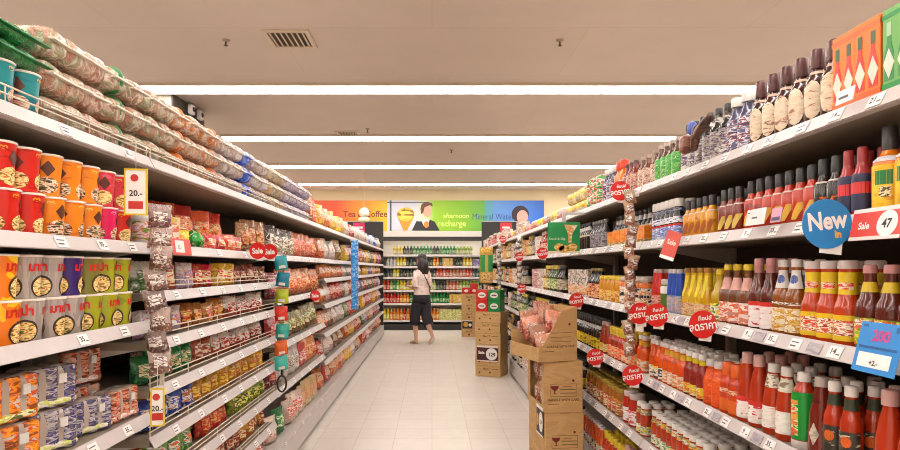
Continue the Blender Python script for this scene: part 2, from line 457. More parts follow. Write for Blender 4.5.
def bay(side, idx, y0, y1, levels, wires):
    sg = -1 if side == 'left' else 1
    X = XL if side == 'left' else XR
    D = .46
    t = empty('shelving_bay', (sg*X, (y0+y1)/2, 0))
    what = {'left': ['noodle cups', 'small snack bags', 'tall crisp bags', 'mixed snacks', 'mixed snacks', 'mixed snacks', 'mixed snacks'],
            'right': ['sauce bottles', 'sauces and dips', 'condiments', 'condiments', 'condiments', 'condiments']}[side][idx]
    tag(t, f'pale metal shelving bay of {what}, {BAYN[idx]} along the {side} side', 'shelving', f'{side} hand shelving bays')
    L = y1-y0; h = L/2-.004
    def bx(mb, a, b, c, d, e, f):     # a,b: distance behind the front edge
        xs = sorted((sg*a, sg*b)); return mb.box(xs[0], xs[1], c, d, e, f)
    obj('back_panel', bx(MB(), D, D+.02, -h, h, .05, levels[0]+.02), backm, t)
    up = MB()
    for s in (-1, 1):
        up = MB(); bx(up, D-.03, D, s*h-(.02 if s > 0 else -.0), s*h+(.0 if s > 0 else .02), .0, levels[0]+.03)
        obj('upright', up, steel, t)
    # plinth
    bs = obj('base', bx(MB(), .02, D, -h, h, .05, .17), steel, t)
    bx(MB(), .06, D, -h, h, 0, .05)
    obj('kick_board', bx(MB(), .07, D, -h, h, .0, .049), dark, bs)
    for i, z in enumerate(levels):
        sh = obj('shelf', bx(MB(), .022, D, -h, h, z+.004, z+SURF), under if i < len(levels)-1 else steel, t)
        rl = MB(); xs = [0, .004, .024, .020]; zs = [z, z, z+RAIL_H, z+RAIL_H]
        if i == len(levels)-1: xs = [0, .004, .014, .010]; zs = [z-.13, z-.13, z+RAIL_H, z+RAIL_H]
        rl.prism([(sg*a, b) for a, b in zip(xs, zs)], -h, h)
        rl.prism([(sg*a, b) for a, b in ((.004, z-.002), (.03, z-.002), (.03, z+.004), (.004, z+.004))], -h, h)
        obj('price_rail', rl, railm, sh)
        if i and i < len(levels)-1:
            for s in (-1, 1):
                yy = s*(h-.0025); br = MB()
                br.prism([(sg*.06, z+.004), (sg*D, z+.004), (sg*D, z-.075)], yy-.0015, yy+.0015)
                obj('bracket', br, steel, sh)
        if i in wires:
            w = MB()
            for zz in (z+RAIL_H+.018, z+RAIL_H+.038):
                w.tube([(sg*.022, -h, zz), (sg*.022, h, zz)], .0024, 6)
            k = int(L/.3)
            for q in range(k+1):
                yy = -h+.01+(2*h-.02)*q/k
                w.tube([(sg*.023, yy, z+SURF), (sg*.023, yy, z+RAIL_H+.038)], .002, 6)
            obj('wire_guard', w, wirem, sh)
    return t
SHELF = {}
for i, b in enumerate(LEFT_BAYS):
    bay('left', i, *b)
    for j, z in enumerate(b[2]): SHELF['L', i, j] = (z+SURF, b[0], b[1])
for i, b in enumerate(RIGHT_BAYS):
    bay('right', i, *b)
    for j, z in enumerate(b[2]): SHELF['R', i, j] = (z+SURF, b[0], b[1])
for sg, nm in ((-1, 'left'), (1, 'right')):
    X = XL if sg < 0 else XR
    xs = sorted((sg*(X+.02), sg*(X+1.0)))
    t = tag(obj('end_panel', MB().rbox(xs[0], xs[1], GE+.01, GE+.05, 0, 2.32, .003), mat('#33302f', .6)), f'tall black end panel closing the {nm} shelving near the drinks', 'panel', 'black end panels')
    obj('top_trim', MB().box(xs[0], xs[1], GE+.005, GE+.055, 2.32, 2.335), steel, t)
    xc = sg*(X+.52)
    s = tag(obj('shelf_card', MB().rbox(-.12, .12, -.004, 0, -.1, .1, .001), mat('#d8306a' if sg < 0 else '#d8303a', .4), loc=(xc, GE+.009, 2.2)), ('pink' if sg < 0 else 'red')+f' card on the {nm} black end panel', 'sign')
    c = MB().box(-.08, .08, -.0055, -.0041, -.02, .02); obj('white_stripe', c, mat('#f5e8ee', .5), s)

# ------------------------------------------------------------------ stocking
COUNT = {}
def phrase(side, bay, lev):
    sd = 'left' if side == 'L' else 'right'
    if lev == 0: return f'top shelf, {sd} {BAYN[bay]} bay'
    return f'{ordinal(lev+1)} shelf, {sd} {BAYN[bay]} bay'
def stock(side, bay_, lev, y0, y1, sp, desc, rows=1, stack=1, yaw=22, gap=.004, setback=.012, jit=.002, pitch=None, count=None, tilt=0, scale=1, first_row=0, group=None, row_gap=.004, rj=4, z_off=0, plural=None):
    """line things of one kind up along a shelf, near end first"""
    z, b0, b1 = SHELF[side, bay_, lev]
    sg = -1 if side == 'L' else 1; X = XL if side == 'L' else XR
    if sp.round and gap < .0035: gap = .0035; jit = .001
    p = pitch or sp.w*(scale[0] if isinstance(scale, tuple) else scale)/(1 if sp.round else math.cos(R(yaw)))+gap
    zs = scale[1]/scale[0] if isinstance(scale, tuple) else 1; scale = scale[0] if isinstance(scale, tuple) else scale
    n = count or max(1, int((y1-y0)/p+.15))
    ph = phrase(side, bay_, lev)
    for r in range(rows):
        for l in range(stack):
            for i in range(n):
                y = y0+p*(i+.5)
                de = sp.d if sp.round else sp.d*math.cos(R(yaw))+sp.w*math.sin(R(yaw))*.8
                x = sg*(X+(.028 if sp.round else .044)+setback+de*scale/2+(r+first_row)*(de*scale+row_gap))
                sv = 1 if sp.round or stack > 1 or not isinstance(sp, Multi) else rnd.uniform(.88, 1.05)
                k = (desc, ph, r+first_row, l); COUNT[k] = COUNT.get(k, 0)+1
                lay = '' if stack == 1 else (', lower layer', ', middle layer' if stack == 3 else ', upper layer', ', upper layer')[l]
                tot = rows+first_row
                rw = '' if tot == 1 else ', front row' if r+first_row == 0 else ', back row' if r+first_row == tot-1 else ', second row' if tot == 4 and r+first_row == 1 else ', third row' if tot == 4 else ', middle row'
                lb = f'{desc}, {ordinal(COUNT[k])} from near end{lay}{rw}, {ph}'
                if len(lb.replace(',', ' ').split()) > 16: lb = f'{desc}, {ordinal(COUNT[k])} along{lay}{rw}, {ph}'
                if len(lb.replace(',', ' ').split()) > 16: lb = f'{desc}, {ordinal(COUNT[k])} along{lay}{rw}, {ph}'.replace(' layer', '').replace(' row', '')
                face = (R(90)-R(yaw)) if side == 'L' else (R(-90)+R(yaw))
                tl = tilt+(R(rnd.uniform(-5, 3)) if sv != 1 else 0)
                o = place(sp if not isinstance(sp, list) else rnd.choice(sp), (x+rnd.uniform(-jit, jit), y+rnd.uniform(-jit, jit)*.5, z+.0005+z_off+sp.d*scale*.5*abs(math.sin(tl))+l*(sp.h*scale+.001)),
                      face+R(rnd.uniform(-rj, rj)), lb, group or f'{desc}s on {ph}', rx=tl, scale=(scale*sv, scale*sv, scale*sv*zs) if scale*sv*zs != 1 else None)
class Multi(Spec):
    """several shapes of one pack, taken in turn"""
    def __init__(s, specs):
        a = specs[0]; s.name, s.cat, s.w, s.d, s.h = a.name, a.cat, a.w, a.d, a.h; s.all = specs; s.i = 0; s.round = False
    @property
    def parts(s):
        s.i += 1; return s.all[s.i % len(s.all)].parts

# --- instant noodle cups
def cup(key, body, deco, logo='', logocol='#d8231c', bowl=False, h=.112, r=.043):
    prof = [(r*.80, 0), (r*.81, .003), (r*.985, h-.006), (r, h-.004)]
    nm = 'noodle_cup'
    parts = [(nm, MB().lathe(prof, 22).mesh(nm, body), None)]
    lid = [(r*1.03, h-.006), (r*1.05, h-.004), (r*1.05, h-.002), (r*1.0, h), (r*.5, h)]
    parts.append(('lid', MB().lathe(lid, 22).mesh('lid', mat('#efe4da', .4)), 0))
    for a in (-1.15, .95, 3.05):
        if bowl:
            parts.append(('bowl_rim', patch(prof, .001, .060, a+.25, .80, 'oval', .0010).mesh('bowl_rim', mat('#3a2620', .4)), 0))
            parts.append(('noodle_picture', patch(prof, .004, .054, a+.25, .68, 'oval', .0018).mesh('noodle_picture', deco), 0))
        else:
            parts.append(('noodle_picture', patch(prof, .005, .050, a+.15, .85, 'oval', .0012).mesh('noodle_picture', deco), 0))
            parts.append(('name_diamond', patch(prof, .052, .092, a+.25, .45, 'diamond', .0012).mesh('name_diamond', mat('#5d2a1c', .4)), 0))
        lg = MB()
        if logo: wrap_text(lg, prof, logo, .031, .080, a, .0014)
        else: wrap_text(lg, prof, '\u221e', .022, h-.018, a-.5, .0006)
        parts.append(('logo', lg.mesh('logo', mat(logocol, .4)), 0))
    return Spec(nm, 'noodle cup', 2*r*1.05, 2*r*1.05, h, parts)
noodle = printed(['#7a4a20', '#e8c469', '#f3e2a8', '#d9772c', '#5c7a30'], 70, .4, weights=[1, 2, 2, 1.5, .6])
meat = printed(['#4a3a1c', '#d8b890', '#efe2d0', '#c85a2c', '#3c5a20'], 60, .4)
G2 = 'noodle cups on second left shelf'
def cupmat(c, d=None): return printed([d or c, c, c], 14, .33, weights=[1, 5, 5])
red_cup = cup('red', cupmat('#d42317', '#b81810'), noodle, logocol='#f0a81c')
orange_cup = cup('orange', cupmat('#f08a16', '#e07010'), meat, logocol='#f7d060')
pink_cup = cup('pink', cupmat('#dd3a48', '#e2607a'), noodle, logocol='#f2c26a')
magenta_cup = cup('magenta', cupmat('#e0195e', '#d01050'), meat, logocol='#f4a0c0')
yellow_cup = cup('yellow', printed(['#f07d12', '#f6c21a', '#f6c21a'], 12, .35, weights=[1, 1.4, 1.4], stretch=(1, 1, .8)), noodle, 'มาม่า', bowl=True)
grey_cup = cup('grey', printed(['#9c918a', '#b3a8a0', '#a89c94'], 50, .35, stretch=(1, 1, .12)), noodle, 'มาม่า', bowl=True)
purple_cup = cup('purple', printed(['#3a1e70', '#e0561e', '#a99f98'], 16, .35, stretch=(1, 1, .1)), noodle, 'มาม่า', bowl=True)
olive_cup = cup('olive', cupmat('#7e7a30', '#5f5c2a'), noodle, 'มาม่า', bowl=True)
lime_cup = cup('lime', cupmat('#a3a51e', '#86901c'), noodle, 'มาม่า', bowl=True)
teal_cup = cup('teal', cupmat('#1a8c92', '#137a86'), printed(['#d8a08c', '#e8d0b8', '#a05040'], 40, .4), logocol='#e8b020')

def seq(lst, side, b, l, y0, pitch, layer, **kw):
    pass
def cups(lev, layer, y0, names, pitch=.0905):
    z = SHELF['L', 0, lev][0]
    ph = phrase('L', 0, lev)
    for i, nm in enumerate(names):
        sp = {'red': red_cup, 'orange': orange_cup, 'pink': pink_cup, 'magenta': magenta_cup, 'yellow': yellow_cup, 'grey': grey_cup, 'purple': purple_cup, 'olive': olive_cup, 'lime': lime_cup}[nm]
        k = (nm, lev, layer); COUNT[k] = COUNT.get(k, 0)+1
        lay = 'upper layer' if layer else 'lower layer'
        place(sp, (-(XL+.024+.006+.045), y0+pitch*i, z+.0005+layer*(sp.h+.001)), R(55)+R(rnd.uniform(-45, 45)),
              f'{nm} instant noodle cup, {ordinal(COUNT[k])} along, {lay}, {ph}', f'noodle cups on the {ph}')
cups(1, 0, 1.10, ['red']*6+['orange']*3+['magenta', 'red'], .0915)
cups(1, 1, 1.085, ['red']*6+['orange', 'orange', 'orange', 'pink', 'pink'], .0915)
cups(2, 0, 1.10, ['yellow']*5+['grey', 'grey', 'grey', 'lime', 'lime', 'lime'], .0915)
cups(2, 1, 1.09, ['yellow']*5+['grey', 'grey', 'purple', 'olive', 'lime', 'lime'], .0915)
for i, y in enumerate((1.25, 1.345, 1.44, 1.535)):
    place(teal_cup, (-(XL+.026+.046), y, SHELF['L', 0, 0][0]+.001), R(50+8*i), f'teal noodle cup behind the wire guard, {ordinal(i+1)} from near end, left top shelf', 'teal cups on the left top shelf')

# --- long cellophane noodle packs in three tiers on the top shelf
def pack(key, m, w=.122, d=.19, h=.088, seal='#e9dccb', band=None):
    specs = []
    for s in range(3):
        nm = 'noodle_pack'
        mb = MB().lump(d*.0+w, d, h, 3.4, .007, 22, s+hash(key) % 17 if False else s+len(key), 7)
        parts = [(nm, mb.mesh(nm, m), None)]
        e = MB().prism([(-w/2*.9, h*.47), (w/2*.9, h*.47), (w/2*.9, h*.53), (-w/2*.9, h*.53)], -d/2-.012, -d/2+.006)
        parts.append(('end_seal', e.mesh('end_seal', mat(seal, .3)), 0))
        if band:
            b = MB().lump(w*.34, d*1.02, h*1.04, 3.4, .004, 22, s, 5)
            b.v = [(x, y, max(z, .0012)) for x, y, z in b.v]
            parts.append(('colour_band', b.mesh('colour_band', mat(band, .35)), 0))
        specs.append(Spec(nm, 'noodle pack', w, d, h+.005, parts))
    return Multi(specs)
clear = film('#8a604c', '#b88a74', '#d8c0b0', '#a8765e')
clearg = film('#8a6a50', '#b89680', '#d8c4b4', '#98a07c', '#b4846c')
clearo = film('#96684c', '#c09a80', '#d8c4b4', '#c87c44')
whitep = film('#a8a0ac', '#d8d2d4', '#c9b8b0', '#b89f96')
tanp = film('#b8884a', '#d8b480', '#cdbfae', '#b09c80')
lavp = film('#8a7a98', '#bcb0c4', '#d2c8d0', '#a090a8')
greenp = film('#0c4a22', '#127432', '#1c9040', '#0f6029')
bluep = film('#1a3fa0', '#2a60d8', '#3a70e0', '#88a0d8')
P_green = pack('green', greenp, seal='#1b7a3a'); P_clear = pack('clear', clear); P_clearg = pack('clearg', clearg, band=None)
P_cg = pack('clear band', clearg, band='#1d7a38'); P_o = pack('clearo', clearo); P_ob = pack('orange band', clearo, band='#d8761c')
P_w = pack('white', whitep); P_t = pack('tan', tanp); P_l = pack('lavender', lavp); P_b = pack('blue', bluep, seal='#2a58c8')
def tier(y0, y1, sp, desc, bayi, stack=3, setback=.0, **kw):
    stock('L', bayi, 0, y0, y1, sp, desc, stack=stack, yaw=0, setback=setback, gap=.002, rj=3, jit=.004, **kw)
tier(1.22, 1.59, P_green, 'dark green noodle pack', 0, setback=.115, stack=1)
P_gflat = pack('flat green', greenp, w=.24, d=.2, h=.052, seal='#1b7a3a')
for i, (y, l) in enumerate(((1.22, 0), (1.475, 0), (1.235, 1), (1.468, 1))):
    place(P_gflat, (-(XL+.13), y, SHELF['L', 0, 0][0]+.1145+l*.053), R(90), f'flat dark green pack lying over the teal cups, {("nearer", "further")[i % 2]} one, {("lower", "upper")[l]} layer', 'green packs over the teal cups')
tier(1.605, 1.79, P_clearg, 'brown and green clear noodle pack', 0, pitch=.0925)
tier(1.79, 1.915, P_clear, 'pinkish brown clear noodle pack', 0)
tier(1.915, 2.04, P_cg, 'green-banded clear noodle pack', 0)
tier(2.04, 2.41, P_clearg, 'brown and green clear noodle pack', 1)
tier(2.41, 2.54, P_ob, 'orange-banded clear noodle pack', 1)
tier(2.54, 2.79, P_o, 'brown and orange clear noodle pack', 1)
tier(2.79, 2.92, P_ob, 'orange-banded clear noodle pack', 1)
tier(2.92, 3.29, P_w, 'whitish clear noodle pack', 1)
tier(3.29, 3.42, P_b, 'bright blue noodle pack', 1)
tier(3.42, 3.80, P_w, 'whitish clear noodle pack', 1)
tier(3.84, 4.21, P_t, 'yellowish tan noodle pack', 2)
tier(4.21, 5.10, P_l, 'lavender grey noodle pack', 2)

# --- shrink wrapped multipacks on the fourth noodle shelf
def multi(key, m, strip, w=.17, d=.105, h=.118):
    specs = []
    for s in range(2):
        nm = 'cup_multipack'
        parts = [(nm, MB().lump(w*.97, d*.9, h, 6, .004, 30, s+len(key), 6).mesh(nm, mat('#b8a89c', .2, 0, .5)), None)]
        for i in (-1, 0, 1):
            q = w*.165
            c = MB().lathe([(q*.9, .004), (q, .01), (q*1.0, h*.47), (q*.93, h*.49), (q*.93, h*.51), (q, h*.53), (q, h-.01), (q*.9, h-.003)], 14, i*w*.33, -d/2+q*.9)
            parts.append(('wrapped_cup', c.mesh('wrapped_cup', m), 0))
        parts += [('paper_strip', MB().lump(w*1.02, d*1.06, h*.16, 6, .002, 20, s, 4, base=h*.06).mesh('paper_strip', strip), 0),
                 ('barcode_sticker', MB().box(.012, .036, -d/2-.009, -d/2-.006, h*.58, h*.80).mesh('barcode_sticker', mat('#d8d2cc', .5)), 0)]
        specs.append(Spec(nm, 'noodle multipack', w, d*1.05, h+.004, parts))
    return Multi(specs)
M_or = multi('orange', printed(['#8a4a20', '#e8761c', '#f09a20', '#d85018', '#c8b8a8'], 30, .2, .3), printed(['#c8c840', '#e8e0b0', '#60702a'], 40))
M_pu = multi('purple', printed(['#50466a', '#8a8290', '#b8b0ac', '#453a78', '#6a6068'], 30, .2, .3), printed(['#e2dcd4', '#c8cf58', '#d8d0cc'], 40))
M_rd = multi('red', printed(['#6a3c28', '#d05a34', '#d88a68', '#c8a894', '#b04828'], 34, .2, .3), printed(['#e8ddd6', '#e0a090', '#efe8e4'], 40))
for lev in (3,):
    stock('L', 0, 3, 1.08, 1.60, M_or, 'orange shrink-wrapped noodle multipack', stack=2, yaw=12, rj=8, setback=.01)
    stock('L', 0, 3, 1.60, 1.78, M_pu, 'purple and grey shrink-wrapped multipack', stack=2, yaw=15, rj=8, setback=.01)
    stock('L', 0, 3, 1.79, 1.96, M_pu, 'purple and grey shrink-wrapped multipack', stack=1, yaw=15, rj=5, setback=.0)
    stock('L', 0, 3, 1.94, 2.11, M_rd, 'orange and pink shrink-wrapped multipack', stack=2, yaw=5, rj=3, setback=.13, count=1)
    stock('L', 0, 3, 1.965, 2.115, M_rd, 'pale pink shrink-wrapped multipack', stack=1, yaw=5, rj=3, setback=.0, count=1, scale=.9)
stock('L', 0, 4, 1.3, 2.1, M_pu, 'grey shrink-wrapped noodle multipack', stack=1, yaw=10)
stock('L', 0, 5, 1.4, 2.1, M_pu, 'grey shrink-wrapped noodle multipack', stack=1, yaw=10)

# --- bags
BAGC = {}
def bags(key, cols, w=.11, h=.115, d=.055, panel=None, pcols=None, scale=22, seal=None, near=True, name='snack_bag', cat='snack bag', weights=None):
    k = (key, w, h)
    if k in BAGC: return BAGC[k]
    m = foil(*cols, scale=scale, weights=weights)
    sp = []
    for s in range(3):
        sp.append(bag_spec(name, cat, w, h, d, m, s+len(key)*.7, panel if panel else ((-.55, .55, .3, .72) if near and pcols else None),
                           printed(pcols, 45, .35) if pcols else None, seal_m=mat(seal or cols[-1], .35) if near else None, n=10 if near else 7))
    BAGC[k] = Multi(sp); return BAGC[k]
# second bay: eight close shelves of small bags
Lb = lambda lev, y0, y1, sp, desc, **kw: stock('L', 1, lev, y0, y1, sp, desc, yaw=kw.pop('yaw', 20), gap=kw.pop('gap', .003), rj=10, jit=.006, setback=kw.pop('setback', .014), **kw)
B_gw = bags('green white', ['#2f5a2a', '#d8d8c8', '#e8e6da', '#6a8a50'], pcols=['#e8e4d8', '#4a7a3c', '#2f4a24'])
B_ry = bags('red yellow', ['#a81410', '#d8281a', '#e8b020', '#c81c14'], pcols=['#f2c02a', '#e8e0c0', '#c01810'])
B_yr = bags('yellow red', ['#d89a14', '#f0c01e', '#d03018', '#f2d040'], pcols=['#c82014', '#f0e0a0'])
B_br = bags('brown red', ['#5a2a18', '#a8482c', '#d8b090', '#7a2c1c'], pcols=['#e0c8a8', '#a02c1c'])
B_wp = bags('white pink', ['#c8b0b0', '#e8dcd8', '#d88a98', '#a89ab8'], pcols=['#e89a58', '#8a60a0', '#f0e8e0'])
B_gb = bags('golden brown', ['#7a4210', '#b8701c', '#d89a30', '#8a4c14'], pcols=['#c83818', '#e8c060'])
B_rw = bags('red white', ['#a83024', '#e0cfc4', '#d8604a', '#7a3020'], pcols=['#e8dcd0', '#b02818'])
B_gr = bags('green', ['#0e4a1c', '#187a30', '#2a9a44', '#0c5a24'], pcols=['#c8b48a', '#1a6a2c', '#e0d8b0'])
B_bl = bags('blue', ['#1c2c70', '#2e4aa8', '#d8dce8', '#24388c'], pcols=['#b0683a', '#e8e0d8', '#3a5ac0'])
B_go = bags('gold', ['#b87412', '#e0a020', '#f0b830', '#c88418'], pcols=['#f0cc50', '#c87018'])
B_vg = bags('leaf green', ['#3c6a2c', '#7aa850', '#e0d8c0', '#4c8a3a'], pcols=['#e07028', '#e8e8d8', '#2a7a4a'])
B_rd = bags('red', ['#a81c10', '#e04a24', '#e8743c', '#c83018'], pcols=['#e8b068', '#d03818'])
B_gy = bags('green yellow', ['#4a6a14', '#9ab020', '#e0d030', '#6a8a1c'], pcols=['#f0e870', '#3c5a14'])
B_pw = bags('purple white', ['#4a2c80', '#e0d8e0', '#6a48a8', '#c8b8d0'], pcols=['#e8e0ea', '#3c2470'])
B_oy = bags('orange yellow', ['#c06a14', '#e8a030', '#e8c878', '#a84c14'], pcols=['#b82c14', '#f0d8a0'])
B_rp = bags('red pink', ['#c02a20', '#e86a50', '#f0b8a8', '#d84a34'], pcols=['#f0e0d8', '#c82a20'])
# shelf two: tubs, little bag, ball, big red bags, brown bags
tubp = [(.043, 0), (.044, .003), (.050, .098), (.0505, .1)]
def tub():
    nm = 'snack_tub'
    parts = [(nm, MB().lathe(tubp, 22).mesh(nm, mat('#e6ddd6', .4)), None),
             ('lid', MB().lathe([(.0525, .096), (.053, .099), (.053, .108), (.046, .112)], 22).mesh('lid', mat('#efe9e4', .35)), 0),
             ('label', patch(tubp, .02, .09, -.2, 1.1).mesh('label', printed(['#e8e0da', '#e8849a', '#efe8e2', '#e08a3a', '#6a9a40'], 40, .4)), 0)]
    return Spec(nm, 'tub', .106, .106, .112, parts)
stock('L', 1, 1, 2.17, 2.40, tub(), 'white lidded snack tub', count=2, pitch=.112, yaw=30, setback=.02)
cart = Spec('snack_carton', 'carton', .07, .11, .125, [('snack_carton', MB().rbox(-.035, .035, -.055, .055, 0, .125).mesh('snack_carton', printed(['#d8b060', '#e8d8a8', '#e0c890'], 16, .5)), None),
        ('front_print', MB().box(-.025, .025, -.0565, -.0555, .03, .10).mesh('front_print', printed(['#d86a50', '#f0e4c8'], 30)), 0)])
stock('L', 1, 1, 2.42, 2.49, cart, 'pale yellow snack carton', count=1, yaw=25)
stock('L', 1, 1, 2.52, 2.62, bags('yellow', ['#e8b810', '#f4d41c', '#f8e040', '#e0a810'], .085, .09, .05, pcols=['#f4d41c', '#e89010']), 'small bright yellow snack bag', count=1, yaw=30)
gb = Spec('green_pouch', 'snack pouch', .085, .085, .085, [('green_pouch', MB().lump(.085, .085, .085, 2.2, .005, 30, 3, 7).mesh('green_pouch', foil('#0f7a2c', '#1fa040', '#e0e0c8', '#18882f', scale=26, weights=[2, 3, .5, 2])), None),
        ('orange_stripe', MB().lump(.018, .088, .088, 2.2, .003, 30, 3, 5).mesh('orange_stripe', mat('#d88a30', .4)), 0)])
stock('L', 1, 1, 2.63, 2.73, gb, 'round shiny green snack pouch', count=1)
B_big = bags('big red', ['#a81c0c', '#e0341a', '#f08a28', '#d04a18'], .17, .22, .08, pcols=['#f0a030', '#d83018', '#f2d8a0'])
stock('L', 1, 1, 2.50, 3.30, B_big, 'large red and orange snack bag', yaw=25, setback=.075, gap=.004, rj=6, tilt=R(-6))
B_lo = bags('low red', ['#b02818', '#e04a28', '#e8b08a', '#d84820'], .12, .09, .05, pcols=['#f0d0b0', '#e07040'])
stock('L', 1, 1, 2.76, 3.33, B_lo, 'low red and cream snack bag', yaw=12, setback=-.01, gap=.0, rj=5)
B_bw = bags('brown tall', ['#5a3414', '#a8662c', '#c88a48', '#703c18'], .13, .2, .07, pcols=['#b04a28', '#d8a868'])
stock('L', 1, 1, 3.34, 3.80, B_bw, 'tall brown snack bag', yaw=25, setback=.01, gap=.0)
Lb(2, 2.17, 2.36, B_gw, 'green and white snack bag'); Lb(2, 2.36, 2.56, B_ry, 'red and yellow snack bag'); Lb(2, 2.56, 2.66, B_wp, 'white and pink snack bag')
Lb(2, 2.66, 2.95, B_ry, 'red and yellow snack bag'); Lb(2, 2.95, 3.2, B_yr, 'yellow and red snack bag'); Lb(2, 3.2, 3.8, B_br, 'brown and red snack bag')
Lb(3, 2.17, 2.55, B_wp, 'white and pink snack bag'); Lb(3, 2.55, 3.12, B_gb, 'golden brown snack bag'); Lb(3, 3.12, 3.8, B_rw, 'red and white snack bag')
Lb(4, 2.17, 2.66, B_gr, 'dark green snack bag'); Lb(4, 2.66, 2.9, B_br, 'brown and red snack bag'); Lb(4, 2.9, 3.8, B_rw, 'red and white snack bag')
Lb(5, 2.17, 2.64, B_bl, 'blue and brown snack bag'); Lb(5, 2.64, 3.8, B_go, 'golden yellow snack bag')
Lb(6, 2.17, 2.75, B_vg, 'leaf green and white snack bag'); Lb(6, 2.75, 3.2, B_rd, 'orange-red snack bag'); Lb(6, 3.2, 3.8, B_gy, 'green and yellow snack bag')
Lb(7, 2.4, 2.95, B_pw, 'purple and white snack bag'); Lb(7, 2.95, 3.3, B_br, 'brown and red snack bag'); Lb(7, 3.3, 3.8, B_oy, 'orange and yellow snack bag')
Lb(8, 2.9, 3.8, B_rp, 'red and pink snack bag')
for lev, sp, ds in ((4, B_rw, 'dark second-row snack bag'), (5, B_go, 'golden second-row snack bag'), (6, B_rd, 'reddish second-row snack bag'), (7, B_oy, 'orange second-row snack bag')):
    stock('L', 1, lev, 2.3, 3.78, sp, ds, yaw=20, setback=.085, gap=.0, rj=10, first_row=0)
# third bay: tall bags
T_ws = bags('striped white', ['#d8cfc2', '#4a3424', '#e8e0d4', '#8a6a4c'], .15, .2, .08, pcols=['#e8e0d0', '#7a5a3a'], scale=14, name='crisp_bag', cat='crisp bag')
T_po = bags('pink orange', ['#e0505a', '#e88858', '#e8a878', '#d86a40'], .16, .21, .09, pcols=['#e8c0a0', '#d83c4a', '#e88a50'], name='crisp_bag', cat='crisp bag')
T_or = bags('orange snack', ['#a84a1c', '#e0823c', '#e8b078', '#c8602c'], .15, .2, .08, pcols=['#d8501c', '#e8c090'], name='crisp_bag', cat='crisp bag')
T_dr = bags('dark red', ['#5a1c18', '#a83028', '#d8b0a0', '#7a2420'], .15, .19, .08, pcols=['#d89080', '#a02820'], name='crisp_bag', cat='crisp bag')
T_ol = bags('olive brown', ['#5a4c20', '#8a7a3c', '#c8a878', '#704a24'], .15, .19, .08, pcols=['#d8c8a0', '#6a7a30'], name='crisp_bag', cat='crisp bag')
T_wt = bags('white text', ['#e0d6cc', '#d8ccc0', '#b8a898', '#e8e0d6'], .15, .2, .08, pcols=['#e8e0d6', '#6a5a4c', '#e0d8cc'], scale=16, name='crisp_bag', cat='crisp bag')
T_rr = bags('plain red', ['#a81418', '#d82428', '#c01c20', '#e03438'], .12, .2, .07, pcols=['#e8d8d0', '#c81c20'], name='crisp_bag', cat='crisp bag')
T_gn = bags('deep green', ['#0c5a24', '#128038', '#1a9040', '#0e6a2c'], .15, .2, .08, pcols=['#148a3c', '#c8d8b0'], name='crisp_bag', cat='crisp bag')
T_pk = bags('pink white', ['#d8a898', '#e8cfc0', '#e0785c', '#d8c0b0'], .15, .19, .08, pcols=['#e8d8cc', '#d84a34'], name='crisp_bag', cat='crisp bag')
T_tn = bags('tan', ['#b08a5a', '#d0b080', '#c8a070', '#d8c09a'], .14, .22, .07, pcols=['#d8a07a', '#c89060'], name='crisp_bag', cat='crisp bag')
T_yl = bags('yellow', ['#d89414', '#f0b81c', '#e8782a', '#f4cc40'], .15, .2, .09, pcols=['#f0c020', '#d86020'], name='crisp_bag', cat='crisp bag')
T_ob = bags('brown orange', ['#7a3c18', '#c8783c', '#e0b088', '#a05a2c'], .15, .2, .08, pcols=['#e08a4a', '#8a3c1c'], name='crisp_bag', cat='crisp bag')
Lt = lambda lev, y0, y1, sp, desc, bayi=2, **kw: stock('L', bayi, lev, y0, y1, sp, desc, yaw=18, gap=-.004, rj=5, jit=.004, setback=kw.pop('setback', .0), **kw)
Lt(1, 3.9, 4.5, T_ws, 'white and brown striped crisp bag'); Lt(1, 4.5, 5.25, T_po, 'pink and orange crisp bag'); Lt(1, 5.25, 5.52, T_or, 'orange crisp bag')
Lt(2, 3.9, 4.2, T_dr, 'dark red crisp bag'); Lt(2, 4.2, 5.2, T_or, 'orange crisp bag'); Lt(2, 5.2, 5.52, T_ob, 'brown and orange crisp bag')
Lt(3, 3.9, 4.2, T_dr, 'dark red crisp bag'); Lt(3, 4.2, 5.52, T_ol, 'olive and brown crisp bag')
Lt(4, 3.9, 4.1, T_dr, 'dark red crisp bag'); Lt(4, 4.1, 4.72, T_wt, 'white printed crisp bag'); Lt(4, 4.72, 4.95, T_rr, 'plain red crisp bag'); Lt(4, 4.95, 5.52, T_or, 'orange crisp bag')
Lt(5, 3.9, 4.1, T_pk, 'pink and white crisp bag'); Lt(5, 4.12, 4.4, T_gn, 'deep green crisp bag'); Lt(5, 4.4, 4.85, T_pk, 'pink and white crisp bag'); Lt(5, 4.85, 5.52, T_tn, 'tall tan crisp bag')
Lt(0, 5.12, 5.5, bags('orange red', ['#d84a18', '#e8782a', '#f0a040', '#c83c14'], .15, .24, .09, pcols=['#e8d0a0', '#d8501c']), 'orange-red snack bag')
